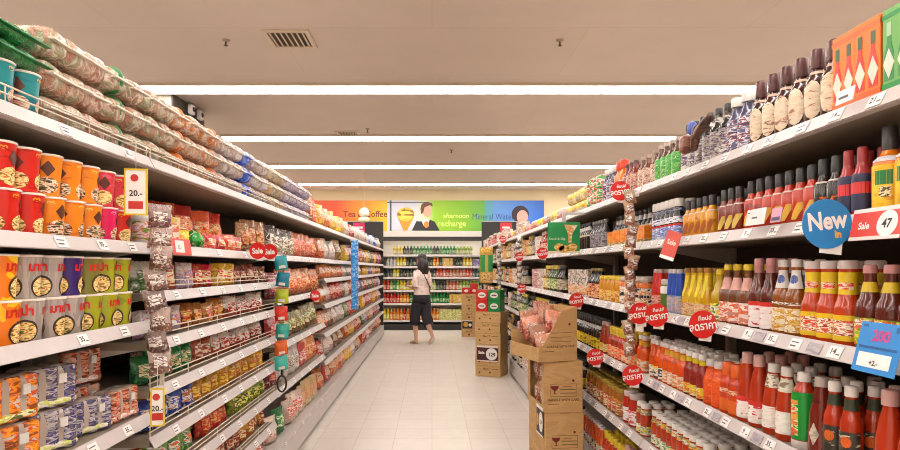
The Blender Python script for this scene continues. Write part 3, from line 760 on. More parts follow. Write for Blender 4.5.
# far left bays
W = dict(near=False)
F = {}
for k, cols, ds in (('fy', ['#d89414', '#f0b81c', '#e8782a', '#f4cc40'], 'yellow snack bag'), ('fw', ['#d8c8bc', '#e8e0d8', '#d89a90', '#b8a8a0'], 'white and pink snack bag'),
                    ('fo', ['#a8501c', '#e08038', '#e8b880', '#c86028'], 'orange snack bag'), ('fr', ['#a02020', '#d83a30', '#e8b0a0', '#b82820'], 'red snack bag'),
                    ('fg', ['#3c5a30', '#7a9058', '#d0c8a8', '#506a3c'], 'green and cream snack bag'), ('fb', ['#6a4428', '#a87848', '#d0b08c', '#805030'], 'brown snack bag'),
                    ('fu', ['#2a58b8', '#3c78d8', '#d0d8e8', '#3060c0'], 'blue snack bag'), ('fp', ['#6a4a78', '#a888b0', '#d8c8d4', '#8a6a94'], 'mauve snack bag'),
                    ('fc', ['#c8b8a0', '#dccfbc', '#b89878', '#e4dac8'], 'cream snack bag')):
    F[k] = (bags(k, cols, .15, .17, .08, (-.62, .62, .42, .82), [cols[2], cols[1], '#e4dcd2', cols[0]], near=False, scale=18, name='snack_pouch', cat='snack pouch'), ds)
def far(side, b, lev, codes, step=.4, table=F, **kw):
    z, y0, y1 = SHELF[side, b, lev]; y = y0+.05
    i = 0
    while y < y1-.27:
        sp, ds = table[codes[i % len(codes)]]; e = min(y+step*rnd.uniform(.6, 1.1), y1-.07)
        stock(side, b, lev, y, e, sp, ds, yaw=18, gap=kw.get('gap', .0), rj=5, jit=.004, setback=.0, stack=1, scale=kw.get('scale', 1)); i += 1; y = e
far('L', 3, 0, ['fy', 'fo', 'fy', 'fy'], scale=1.3); far('L', 4, 0, ['fw', 'fr', 'fc', 'fw'], scale=1.2); far('L', 5, 0, ['fw', 'fp', 'fc', 'fu'], scale=1.2); far('L', 6, 0, ['fu', 'fu', 'fc', 'fw'], scale=1.2)
pool = ['fw', 'fo', 'fr', 'fr', 'fg', 'fb', 'fp', 'fo', 'fy']
for b in (3, 4, 5, 6):
    for lev in range(1, 7):
        cs = [rnd.choice(pool) for _ in range(5)]
        if b == 3: cs = [rnd.choice(['fo', 'fb', 'fo', 'fw', 'fr']) for _ in range(5)]
        far('L', b, lev, cs, scale={1: 1.35, 2: .8, 3: 1.1, 4: 1.22, 5: 1.2, 6: 1.35}[lev])

# ------------------------------------------------------------------ right: sauces
def sauce(c, c2=None): return printed([c2 or c, c, c], 10, .18, coat=.4, weights=[1, 4, 4])
red_s = sauce('#b0300e', '#90220a'); dred_s = sauce('#6e1a0e', '#561009'); org_s = sauce('#d8500e', '#bc400a'); brn_s = sauce('#3c1a14', '#2e1410'); amb_s = sauce('#8a4a12', '#6a340c')
blk_s = sauce('#231a18', '#1a1412'); yel_s = sauce('#c88a14', '#b87410'); oil_s = sauce('#b0901c', '#8a7a1a')
white_c = mat('#dcd4ce', .4); black_c = mat('#332f2e', .35); pink_c = mat('#c88a88', .4); maroon_c = mat('#50211f', .35); yel_c = mat('#d8b81c', .4); grn_c = mat('#2c8a34', .4); org_c = mat('#e0601a', .4)
cream_l = printed(['#e0cdb4', '#d8c0a0', '#d8a090', '#8a6a58'], 45, .5, weights=[4, 4, 1, .7], stretch=(1, 1, 2.5))
white_l = printed(['#e2dad4', '#e8e2dc', '#c04438', '#8a7a70'], 50, .5, weights=[3, 4, .8, .6])
redband = mat('#d02a1c', .45)
BC = 'sauce bottle'
def BS(name, r, h, neck, body, capm, labels, capr=None, cap0=.9, **kw):
    pr = std_prof(r, h, neck, **{k: v for k, v in kw.items() if k in ('shoulder0', 'shoulder1', 'top', 'foot')})
    L = [(n, a*h, b*h, ang, half, shp, m) for n, a, b, ang, half, shp, m in labels]
    return bottle(name, kw.get('cat', BC), pr, (capr or neck*1.15, cap0*h, h), body, capm, L, seg=kw.get('seg', 18))
# top shelf
b_oval = BS('sauce_bottle', .034, .212, .013, brn_s, maroon_c, [('label', .07, .58, 0, .78, 'oval', cream_l), ('neck_tag', .66, .70, .2, 1.2, 'band', mat('#c8a890', .4))], capr=.0175, cap0=.74, shoulder0=.5, shoulder1=.74, top=.8)
b_wcap = BS('sauce_bottle', .034, .20, .016, sauce('#4a4660', '#3a3450'), white_c, [('label', .08, .6, 0, 1.2, 'band', printed(['#5a5a7c', '#d8d4dc', '#8a3a48', '#3c3c60'], 40))], capr=.022, cap0=.84)
b_dark = BS('sauce_bottle', .031, .20, .012, blk_s, black_c, [('label', .06, .55, 0, 1.1, 'band', printed(['#c8beb4', '#a89a98', '#5a4a6a', '#d8d0c8'], 40)), ('neck_label', .74, .82, 0, None, 'band', printed(['#d8d0c8', '#6a5a58'], 60))], shoulder0=.58, shoulder1=.74, cap0=.88)
b_green = BS('sauce_bottle', .030, .175, .012, sauce('#5a3a28'), mat('#b8a494', .4), [('label', .06, .62, 0, None, 'band', printed(['#3c9a3c', '#58b048', '#c8d890', '#2c7a30'], 40, weights=[2, 3, .8, 1]))])
b_beige = BS('sauce_bottle', .030, .165, .013, sauce('#6a3a28'), mat('#a88a7c', .4), [('label', .06, .6, 0, None, 'band', printed(['#c8a890', '#d8c0a8', '#a05a48', '#e0d0bc'], 40))])
b_redmix = BS('sauce_bottle', .031, .17, .014, sauce('#7a2c20'), maroon_c, [('label', .06, .6, 0, None, 'band', printed(['#b86a58', '#d8b8a0', '#7a3a38', '#d0a088'], 40))])
b_orcap = BS('sauce_bottle', .036, .21, .014, sauce('#e0781c', '#d86a10'), mat('#e0401c', .4), [('label', .05, .45, 0, None, 'band', printed(['#d8d4d8', '#4858a0', '#e8e0dc'], 30))], capr=.024, cap0=.78)
Rs = lambda lev, y0, y1, sp, desc, b=0, **kw: stock('R', b, lev, y0, y1, sp, desc, yaw=kw.pop('yaw', 25), setback=kw.pop('setback', .008), rj=kw.pop('rj', 6), gap=kw.pop('gap', .003), **kw)
# hot sauce cartons: printed with a bottle and a diamond label
def carton(name, base, glass, capc, stripe, w=.083, d=.05, h=.19):
    parts = [(name, MB().rbox(-w/2, w/2, -d/2, d/2, 0, h, .0015).mesh(name, mat(base, .4)), None)]
    bt = MB(); dm = MB(); nk = MB()
    for face in (0, 1):
        for cx in ((-w/4, w/4) if face == 0 else (0,)):
            poly = [(-.014, .028), (.014, .028), (.014, .085), (.006, .115), (.006, .128), (-.006, .128), (-.006, .115), (-.014, .085)]
            di = [(0, .032), (.016, .066), (0, .100), (-.016, .066)]
            ck = [(-.007, .128), (.007, .128), (.007, .158), (-.007, .158)]
            for mb, pl, o in ((bt, poly, .0008), (dm, di, .0016), (nk, ck, .0008)):
                t = MB().prism([(x+cx, z) for x, z in pl], -d/2-o, -d/2)
                if face: t = MB().prism(pl, -w/2-o, -w/2).xf(Matrix.Rotation(R(-90), 4, 'Z'))
                mb.add(t.v, t.f)
    parts.append(('printed_bottle', bt.mesh('printed_bottle', mat(glass, .4)), 0))
    parts.append(('printed_label', dm.mesh('printed_label', mat('#e6dccb', .45)), 0))
    parts.append(('printed_cap', nk.mesh('printed_cap', mat(capc, .4)), 0))
    st = MB().box(-w/2-.0007, w/2+.0007, -d/2-.0007, d/2+.0007, .002, .022).box(-w/2-.0007, w/2+.0007, -d/2-.0007, d/2+.0007, .168, .178)
    parts.append(('stripe', st.mesh('stripe', mat(stripe, .4)), 0))
    return Spec(name, 'hot sauce carton', w, d, h, parts)
c_or = carton('hot_sauce_carton', '#f07a1a', '#d8301c', '#3c5a34', '#f0641a'); c_gr = carton('hot_sauce_carton', '#6aae52', '#2f8a48', '#a8c8a0', '#149040')
Rs(0, 1.116, 1.37, c_gr, 'green hot sauce carton with diamond label', yaw=0, setback=-.018, rj=1, gap=.001)
Rs(0, 1.372, 1.542, c_or, 'orange hot sauce carton with diamond label', yaw=0, setback=-.018, rj=1, gap=.001)
Rs(0, 1.555, 1.99, b_oval, 'maroon-capped bottle with oval cream label', rows=2, gap=.001)
Rs(0, 1.99, 2.13, b_wcap, 'white-capped bottle with slate blue label', rows=2)
Rs(0, 2.13, 2.56, b_dark, 'dark bottle with grey label', rows=2)
Rs(0, 2.56, 2.81, b_green, 'green-labelled sauce bottle', rows=2, gap=.001)
Rs(0, 2.81, 2.90, b_beige, 'beige-labelled sauce bottle', rows=2, count=1)
Rs(0, 2.92, 3.10, b_beige, 'beige-labelled sauce bottle', 1, rows=2); Rs(0, 3.10, 3.29, b_redmix, 'reddish sauce bottle', 1, rows=2)
Rs(0, 3.30, 3.46, b_orcap, 'large orange bottle with red cap', 1); Rs(0, 3.46, 3.72, b_wcap, 'white-capped bottle with slate blue label', 1)
packet = Spec('seasoning_packet', 'seasoning packet', .12, .1, .09, [('seasoning_packet', MB().lump(.12, .1, .09, 4, .005, 25, 2, 6).mesh('seasoning_packet', foil('#d8b018', '#f0d020', '#c88a60', '#e8d8a0', scale=22)), None)])
packet2 = Spec('seasoning_packet', 'seasoning packet', .12, .1, .09, [('seasoning_packet', MB().lump(.12, .1, .09, 4, .005, 25, 5, 6).mesh('seasoning_packet', foil('#a86a5c', '#c89a88', '#b8a8a8', '#d05a4a', scale=22)), None)])
tincan = Spec('food_tin', 'tin', .075, .075, .095, [('food_tin', MB().lathe([(.036, 0), (.0375, .003), (.0375, .092), (.036, .095)], 16).mesh('food_tin', printed(['#3c8a3c', '#d84030', '#e0d8c8', '#4a9a40'], 26)), None),
        ('lid', MB().lathe([(.036, .0945), (.0355, .0965), (.03, .096)], 16).mesh('lid', mat('#b8b0a8', .25, .9)), 0)])
Rs(0, 3.74, 4.05, tincan, 'red and green food tin', 1, stack=2)
Rs(0, 4.07, 4.70, packet, 'yellow seasoning packet', 1, stack=2, yaw=10)

# second shelf
b_hot = BS('chili_sauce_bottle', .034, .208, .0155, sauce('#e07a10', '#d06808'), black_c, [('label', .05, .56, 0, 1.15, 'band', printed(['#e8b81c', '#f0c420', '#e0a010'], 20, weights=[1, 4, 1])), ('green_panel', .34, .5, .0, .55, 'band', mat('#1e7a3a', .4)), ('code_panel', .20, .32, .1, .35, 'band', printed(['#5a4a2c', '#e8dcb0'], 90, .4)), ('neck_sticker', .60, .66, 0, 1.0, 'band', mat('#d8d8d8', .4))], capr=.0165, cap0=.72, shoulder0=.58, shoulder1=.72, top=.76, cat='chili sauce bottle')
b_navy = BS('chili_sauce_bottle', .023, .175, .011, sauce('#a83a3a'), mat('#a02c2c', .35), [('label', .1, .62, 0, None, 'band', mat('#262a4c', .4)), ('red_panel', .34, .5, 0, 1.2, 'band', mat('#d83a34', .4))], capr=.012, cap0=.74, cat='chili sauce bottle')
def slash(body, accent, h=.165, neck=mat('#d8c8b8', .4), r=.0245): return BS('chili_sauce_bottle', r, h, .0125, body, black_c, [('foot_band', .0, .05, 0, None, 'band', mat('#a82a20', .4)), ('yellow_slash', .10, .40, .1, .9, 'slash', accent), ('neck_ring', .61, .64, 0, None, 'band', neck)], capr=.014, cap0=.75, shoulder0=.56, shoulder1=.7, cat='chili sauce bottle')
b_slash = slash(sauce('#b82c10', '#901c08'), mat('#e0b040', .4)); b_dot = slash(sauce('#2c2420'), printed(['#d8601c', '#3c2c24'], 30), .172); b_dslash = slash(sauce('#7a2414', '#4a3a20'), mat('#d8b858', .4), .16)
b_yslash = slash(sauce('#d8941c', '#b86a14'), mat('#a85a14', .4), .155)
Rs(1, 1.08, 1.45, b_hot, 'orange bottle with yellow and green label', rows=2)
Rs(1, 1.45, 1.545, b_navy, 'red-capped bottle with navy label', rows=3, gap=.0)
Rs(1, 1.545, 1.645, b_dot, 'black bottle with orange mark', rows=2, gap=.0)
Rs(1, 1.645, 2.04, b_slash, 'red chili bottle with yellow slash label', rows=2, gap=.0)
Rs(1, 2.04, 2.24, b_dslash, 'dark red chili bottle with pale slash label', rows=2, gap=.0)
Rs(1, 2.24, 2.54, b_yslash, 'amber chili bottle with black cap', rows=2, gap=.0)
jp = [(.022, 0), (.0235, .004), (.0235, .11), (.019, .122), (.019, .15)]
b_blue = bottle('sauce_jar', 'sauce jar', jp, (.0225, .142, .178), blk_s, white_c, [('blue_label', .01, .062, 0, None, 'band', printed(['#6a7ab8', '#8a98cc', '#d8dcea'], 60)), ('red_stripe', .062, .07, 0, None, 'band', redband), ('white_label', .074, .10, 0, None, 'band', printed(['#2c3c88', '#dcdce4', '#e4e4ea'], 70)), ('neck_label', .124, .138, 0, None, 'band', printed(['#8890a8', '#4a4a5a'], 80))])
Rs(1, 2.545, 2.89, b_blue, 'white-capped jar with blue and white label', rows=2, gap=.0)
b_wneck = BS('soy_sauce_bottle', .028, .185, .011, blk_s, black_c, [('label', .5, .56, 0, None, 'band', mat('#c8b8a0', .5)), ('neck_label', .72, .86, 0, None, 'band', mat('#d8d4d0', .5))], cat='soy sauce bottle')
obx = Spec('sauce_carton', 'sauce carton', .075, .04, .09, [('sauce_carton', MB().rbox(-.0375, .0375, -.02, .02, 0, .09).mesh('sauce_carton', printed(['#e0701a', '#f08420', '#f09a40'], 14)), None), ('printed_strip', MB().box(-.0378, .0378, -.0207, .0207, .008, .024).mesh('printed_strip', printed(['#8a6a30', '#d8c890'], 50)), 0)])
Rs(1, 2.95, 3.62, obx, 'small orange sauce carton', 1, yaw=0, rj=2, setback=.0)
stock('R', 1, 1, 2.95, 3.62, b_wneck, 'black bottle with white neck label', yaw=20, setback=.055, gap=.01)
b_grey = BS('soy_sauce_bottle', .03, .18, .012, sauce('#4a4446'), mat('#8a8484', .4), [('label', .08, .55, 0, None, 'band', printed(['#6a6470', '#a8a0a4', '#4a4450'], 40))], cat='soy sauce bottle')
Rs(1, 3.64, 4.0, b_grey, 'grey-labelled soy sauce bottle', 1, rows=1)
Rs(1, 4.0, 4.3, b_wneck, 'black bottle with white neck label', 1); Rs(1, 4.3, 4.7, b_redmix, 'reddish sauce bottle', 1)

# third shelf
def vin(name, body, capm, labs, r=.032, h=.185, neck=.013, **kw): return BS(name, r, h*1.18, neck, body, capm, labs, shoulder0=kw.pop('s0', .45), shoulder1=kw.pop('s1', .78), **kw)
v_grn = vin('fish_sauce_bottle', sauce('#5a1c10', '#40140c'), pink_c, [('label', .06, .38, 0, 1.25, 'band', printed(['#8aae28', '#d8d040', '#d8601c', '#7a9a20'], 40)), ('white_panel', .26, .36, -.1, .7, 'band', printed(['#e0e0d0', '#c85a48'], 70)), ('neck_band', .68, .80, 0, None, 'band', yel_c)], cat='fish sauce bottle', h=.175)
v_yr = vin('fish_sauce_bottle', sauce('#b83a10', '#9c2c0a'), mat('#cdbcb6', .4), [('label', .06, .36, 0, None, 'band', mat('#e8c018', .4)), ('red_mark', .12, .30, 0, .75, 'band', printed(['#a8301c', '#f0e8d8', '#d8482c'], 60)), ('neck_label', .60, .86, 0, None, 'band', mat('#e4c21e', .4)), ('neck_mark', .66, .74, 0, 1.0, 'band', printed(['#d83c34', '#f0d0c0'], 80))], s0=.42, s1=.6, r=.033, neck=.021, cat='fish sauce bottle')
v_brw = vin('fish_sauce_bottle', amb_s, white_c, [('label', .05, .36, 0, None, 'band', printed(['#e0d0a0', '#e8e0d0', '#c88a20', '#d8b860'], 40)), ('white_script', .40, .44, 0, 1.2, 'band', printed(['#6a3a14', '#e8dccc'], 120)), ('neck_label', .62, .86, 0, 1.3, 'band', mat('#ded8d2', .4)), ('blue_seal', .68, .8, 0, .7, 'oval', mat('#2c4a9a', .4))], h=.19, cat='fish sauce bottle')
v_pink = vin('fish_sauce_bottle', sauce('#5a2418', '#4a1c14'), pink_c, [('label', .04, .34, 0, None, 'band', printed(['#e8e0dc', '#e2d8d4', '#c8303c'], 36, weights=[4, 4, 1.2])), ('red_stripe', .34, .40, 0, None, 'band', redband), ('neck_sleeve', .80, .9, 0, None, 'band', mat('#b87a78', .4))], h=.195, cat='fish sauce bottle')
v_ycap = vin('fish_sauce_bottle', sauce('#6a3a1c', '#8a5a24'), yel_c, [('label', .05, .38, 0, None, 'band', printed(['#e0ccc0', '#e8dcd4', '#d8602c', '#b8887c'], 36)), ('pink_collar', .58, .78, 0, 1.3, 'band', mat('#d8a094', .4))], h=.18, cat='fish sauce bottle')
v_oil = vin('oil_bottle', oil_s, yel_c, [('label', .05, .36, 0, 1.3, 'band', printed(['#e8c820', '#e0e0d8', '#5a8a28', '#f0d830'], 30))], h=.165, cat='oil bottle', r=.034)
v_ytall = vin('oil_bottle', sauce('#d0a818', '#c09010'), mat('#9a6a1c', .4), [('label', .05, .30, 0, None, 'band', printed(['#c8a878', '#d8b890', '#b87a50'], 40)), ('swirl', .42, .85, 0, .8, 'slash', mat('#e8d428', .4))], h=.17, r=.027, cat='oil bottle', s0=.3, s1=.85)
v_blue = vin('vinegar_bottle', sauce('#8a98b8', '#a0a8bc'), mat('#bcb4b0', .4), [('blue_sleeve', .42, .94, 0, None, 'band', mat('#1c4ab0', .35)), ('label', .05, .38, 0, None, 'band', printed(['#b8b0b0', '#8890b0', '#c8a890'], 50))], h=.165, r=.021, s0=.4, s1=.9, cat='vinegar bottle')
v_red3 = vin('vinegar_bottle', sauce('#c8301c'), mat('#b8a49c', .4), [('red_sleeve', .45, .94, 0, None, 'band', mat('#c82418', .35)), ('label', .05, .38, 0, None, 'band', printed(['#c8705c', '#d8a898', '#a84a38'], 50))], h=.165, r=.023, s0=.4, s1=.9, cat='vinegar bottle')
j_gr = bottle('pickle_jar', 'pickle jar', [(.037, 0), (.039, .005), (.039, .11), (.033, .125), (.033, .135)], (.036, .125, .15), sauce('#4a6a20', '#5a7a2c'), mat('#c0b8b0', .35), [('paper_collar', .085, .118, 0, None, 'band', mat('#dcd8d4', .5))])
Rs(2, 1.09, 1.50, v_grn, 'brown bottle with green and yellow label', rows=2)
Rs(2, 1.505, 1.72, v_yr, 'red bottle with broad yellow neck label', rows=2, gap=.001)
Rs(2, 1.72, 1.855, v_brw, 'amber bottle with white blue-sealed neck', rows=2)
Rs(2, 1.855, 1.99, v_pink, 'tall pink-capped bottle with red stripe', rows=2)
Rs(2, 1.99, 2.19, v_ycap, 'yellow-capped bottle with pink collar', rows=2)
Rs(2, 2.19, 2.30, v_oil, 'golden oil bottle with yellow label', count=1, rows=2)
Rs(2, 2.28, 2.53, v_ytall, 'slim yellow oil bottle', rows=2)
Rs(2, 2.53, 2.665, v_blue, 'slim bottle with blue sleeve', rows=2, gap=.001)
Rs(2, 2.67, 2.76, j_gr, 'green pickle jar with paper collar', count=1)
Rs(2, 2.75, 2.89, v_red3, 'slim bottle with red sleeve', rows=2, gap=.001)
jo = [(.036, 0), (.038, .005), (.038, .115), (.031, .13), (.031, .14)]
j_or = bottle('dip_jar', 'dip jar', jo, (.034, .132, .155), sauce('#a85a28'), mat('#c4b4a8', .4), [('label', .008, .10, 0, None, 'band', printed(['#e8e0d4', '#e08a2c', '#e8e4dc', '#2c2c34'], 28)), ('orange_band', .102, .122, 0, None, 'band', mat('#e8741c', .4)), ('black_print', .05, .064, 0, 1.2, 'band', mat('#2c2a30', .4))])
j_ye = bottle('dip_jar', 'dip jar', jo, (.034, .132, .155), sauce('#c8841c'), yel_c, [('label', .01, .07, 0, None, 'band', printed(['#d8a040', '#e8c878', '#c86a24'], 28))])
b_bigd = BS('soy_sauce_bottle', .04, .2, .017, blk_s, mat('#8a7a34', .4), [('label', .05, .5, 0, None, 'band', printed(['#d88a58', '#e8c8a0', '#c86028', '#8a3c2c'], 26))], cat='soy sauce bottle')
wbx = Spec('sauce_carton', 'sauce carton', .09, .06, .19, [('sauce_carton', MB().rbox(-.045, .045, -.03, .03, 0, .19).mesh('sauce_carton', printed(['#d8c8b8', '#e4dcd2', '#4a4450', '#c8b090'], 20, stretch=(1, 1, 2))), None), ('printed_panel', MB().box(-.035, .035, -.0308, -.0301, .02, .08).mesh('printed_panel', printed(['#e08a3c', '#e8d0b0'], 30)), 0)])
Rs(2, 2.95, 3.35, j_or, 'squat jar with orange band label', 1, rows=2); Rs(2, 3.35, 3.75, j_ye, 'yellow-lidded dip jar', 1, rows=2)
Rs(2, 3.77, 4.05, b_bigd, 'large dark bottle with orange label', 1); Rs(2, 4.08, 4.7, wbx, 'pale printed sauce carton', 1, yaw=5)

# fourth shelf
kp = [(.030, 0), (.033, .006), (.034, .03), (.030, .10), (.021, .145), (.0145, .165), (.0145, .185)]
k_big = bottle('ketchup_bottle', 'ketchup bottle', kp, (.018, .168, .2), red_s, mat('#cfa09a', .4), [('label', .012, .06, 0, None, 'band', printed(['#e4d8d0', '#ece4de', '#c83a3a'], 34, weights=[4, 4, 1])), ('red_band', .06, .074, 0, None, 'band', redband)])
k_oct = bottle('ketchup_bottle', 'ketchup bottle', kp, (.0175, .165, .188), red_s, white_c, [('label', .018, .075, 0, .75, 'band', printed(['#e2dcd2', '#ece6de', '#b83a2c', '#d8c8a0'], 34, weights=[4, 4, .8, .5])), ('neck_label', .125, .16, 0, 1.3, 'band', printed(['#d8ceb8', '#e2dccc', '#8a7a5a'], 60))])
k_dk = bottle('chili_sauce_bottle', 'chili sauce bottle', std_prof(.026, .185, .0135), (.0155, .165, .188), red_s, white_c, [('label', .01, .09, 0, 1.25, 'band', printed(['#2c2820', '#3c3830', '#c8b89a'], 40, weights=[4, 4, .8])), ('orange_emblem', .055, .08, 0, .5, 'oval', mat('#e0641c', .4)), ('neck_label', .135, .16, 0, None, 'band', mat('#38402c', .4))], seg=20)
k_dr = bottle('ketchup_bottle', 'ketchup bottle', kp, (.0175, .165, .188), dred_s, mat('#b8aaa2', .4), [('label', .03, .08, 0, .45, 'diamond', printed(['#a89a88', '#c8bca8'], 60))])
k_gn = bottle('chili_sauce_bottle', 'chili sauce bottle', [(.03, 0), (.033, .005), (.033, .125), (.028, .145), (.018, .158), (.0165, .168)], (.0185, .165, .188), red_s, white_c, [('green_sleeve', .024, .14, 0, None, 'band', mat('#0f9030', .3)), ('printed_panel', .03, .12, -.5, .62, 'band', printed(['#0f9030', '#e0d8b0', '#e0502c', '#d8a040'], 34)), ('red_emblem', .03, .05, -.5, .5, 'oval', mat('#d8301c', .4)), ('white_foot', .0, .022, 0, None, 'band', mat('#dcd2cc', .4))], seg=20)
k_or = bottle('chili_sauce_bottle', 'chili sauce bottle', std_prof(.029, .175, .019, .6, .74), (.0215, .135, .18), sauce('#c83c0c', '#b0300a'), org_c, [('label', .01, .055, 0, None, 'band', mat('#e0661c', .4)), ('white_print', .075, .09, 0, 1.1, 'band', printed(['#c8400c', '#e8c8a8'], 90))])
k_or2 = bottle('chili_sauce_bottle', 'chili sauce bottle', std_prof(.030, .17, .018), (.021, .145, .172), sauce('#d0480e'), mat('#c8c0bc', .4), [('label', .008, .135, 0, None, 'band', printed(['#c8400e', '#e0581a', '#d84c12', '#e89050'], 40, weights=[1, 3, 3, .6]))])
k_yn = bottle('chili_sauce_bottle', 'chili sauce bottle', std_prof(.028, .175, .0145), (.0185, .155, .178), sauce('#8a1c10', '#6a140c'), white_c, [('label', .008, .05, 0, None, 'band', printed(['#e0c020', '#e8d040', '#d8702c', '#e8e0b0'], 40)), ('neck_band', .135, .153, 0, None, 'band', mat('#e0c81c', .4))])
k_wl = bottle('chili_sauce_bottle', 'chili sauce bottle', std_prof(.026, .175, .0135), (.0165, .158, .178), org_s, white_c, [('label', .008, .06, 0, None, 'band', printed(['#e0c8b0', '#e8dcd0', '#e0a060', '#d88a50'], 40)), ('neck_band', .128, .152, 0, None, 'band', mat('#d8a01c', .4))])
k_bw = bottle('chili_sauce_bottle', 'chili sauce bottle', std_prof(.026, .175, .0135), (.0165, .158, .178), org_s, white_c, [('label', .008, .06, 0, None, 'band', printed(['#2c2824', '#e4dcd4', '#e8e2dc', '#e0c01c'], 30))])
Rs(3, 1.08, 1.485, k_big, 'tall pink-capped ketchup bottle with red band', rows=3, gap=.002, scale=(1, 1.16))
Rs(3, 1.485, 1.61, k_dk, 'chili bottle with black label and emblem', rows=3, gap=.012, scale=(1, 1.16))
Rs(3, 1.61, 1.68, k_dr, 'dark red ketchup bottle', rows=3, count=1, scale=(1, 1.16))
Rs(3, 1.685, 1.76, k_gn, 'white-capped sauce bottle in green sleeve', count=1, rows=1, scale=(1, 1.16))
Rs(3, 1.77, 1.925, k_oct, 'white-capped ketchup bottle with small label', rows=3, scale=(1, 1.16))
Rs(3, 1.925, 2.06, k_big, 'pink-capped ketchup bottle with red band', rows=3, gap=.001, scale=(1, 1.16))
Rs(3, 2.06, 2.185, k_or, 'orange-capped chili bottle', rows=3, gap=.002)
Rs(3, 2.185, 2.32, k_or2, 'orange-wrapped chili bottle', rows=3, gap=.002)
Rs(3, 2.32, 2.50, k_yn, 'red chili bottle with yellow neck band', rows=3, gap=.002)
Rs(3, 2.50, 2.72, k_wl, 'orange chili bottle with peach label', rows=3, gap=.002)
Rs(3, 2.72, 2.89, k_bw, 'orange chili bottle with black-printed label', rows=3, gap=.002)
k_yc = bottle('chili_sauce_bottle', 'chili sauce bottle', std_prof(.03, .17, .0145), (.019, .145, .178), red_s, yel_c, [('label', .008, .07, 0, None, 'band', printed(['#e0c8b0', '#e8601c', '#d8b080'], 30)), ('neck_band', .13, .145, 0, None, 'band', yel_c)])
k_br = bottle('ketchup_bottle', 'ketchup bottle', kp, (.0175, .165, .188), sauce('#8a2c14'), mat('#b89a88', .4), [('label', .012, .06, 0, None, 'band', printed(['#c8a040', '#d8c890'], 40))])
k_by = bottle('soy_sauce_bottle', 'soy sauce bottle', std_prof(.028, .185, .011), (.0135, .165, .19), blk_s, black_c, [('label', .01, .075, 0, None, 'band', printed(['#d8b818', '#e8c820', '#8a6a14'], 30)), ('neck_label', .13, .15, 0, None, 'band', mat('#c8c0b8', .4))])
Rs(3, 2.95, 3.10, k_wl, 'orange chili bottle with peach label', 1, rows=2); Rs(3, 3.12, 3.58, k_yc, 'yellow-capped red chili bottle', 1, rows=2); Rs(3, 3.60, 3.74, k_br, 'rust brown ketchup bottle', 1)
Rs(3, 3.76, 4.7, k_by, 'black bottle with yellow label', 1, rows=2)

# fifth shelf
jr = [(.026, 0), (.028, .005), (.028, .10), (.022, .125), (.0215, .14)]
j_red = bottle('chili_paste_jar', 'chili jar', jr, (.0245, .135, .158), sauce('#b0320e', '#8c220a'), white_c, [('label', .008, .05, 0, None, 'band', printed(['#e0c01c', '#e4dcd0', '#6a8a3c', '#e8e0d4'], 30)), ('neck_label', .105, .128, 0, None, 'band', printed(['#d8ccb8', '#7a7a5a', '#e0a030'], 50))])
rpk = Spec('sauce_sachet_box', 'sauce box', .075, .1, .13, [('sauce_sachet_box', MB().rbox(-.0375, .0375, -.05, .05, 0, .13).mesh('sauce_sachet_box', printed(['#6a140e', '#8a1c14', '#7a1810'], 16)), None), ('white_label', MB().box(-.028, .028, -.0512, -.0502, .02, .09).mesh('white_label', printed(['#e0d8d2', '#e8e0da', '#b8a8a0'], 50)), 0), ('edge_line', MB().box(-.0378, .0378, -.0508, -.0501, .108, .114).mesh('edge_line', mat('#e0a898', .4)), 0)])
Rs(4, 1.5, 2.27, rpk, 'dark red sauce box with white label', yaw=15, rows=2)
Rs(4, 2.27, 2.89, j_red, 'white-lidded red chili jar', rows=4, gap=.003)
Rs(4, 2.95, 3.10, j_red, 'white-lidded red chili jar', 1, rows=3)
j_bigr = bottle('chili_paste_jar', 'chili jar', [(.042, 0), (.045, .006), (.045, .12), (.036, .14), (.036, .15)], (.04, .142, .17), sauce('#b02410'), mat('#c8b4b0', .4), [('label', .012, .085, 0, None, 'band', printed(['#e4dcd8', '#e8e2de', '#c84a48'], 30))])
Rs(4, 3.11, 3.31, j_bigr, 'big red chili jar with white label', 1, count=2)
j_gold = bottle('dip_jar', 'dip jar', jo, (.034, .132, .155), sauce('#9a5a1c', '#c8842c'), mat('#a88a2c', .35, .4), [('label', .01, .08, 0, None, 'band', printed(['#d8c8a0', '#8a6a24', '#d84a2c', '#e0d8c0'], 28))])
Rs(4, 3.34, 4.1, j_gold, 'golden-lidded dip jar', 1, rows=2); Rs(4, 4.12, 4.7, k_by, 'black bottle with yellow label', 1)
Rs(5, 2.3, 2.89, k_big, 'pink-capped ketchup bottle', rows=2); Rs(5, 2.95, 3.3, k_big, 'pink-capped ketchup bottle', 1, rows=2); Rs(5, 3.3, 3.7, k_yc, 'yellow-capped red chili bottle', 1, rows=2)
Rs(5, 3.7, 4.2, k_bw, 'orange chili bottle with white label', 1); Rs(5, 4.2, 4.7, k_by, 'black bottle with yellow label', 1)

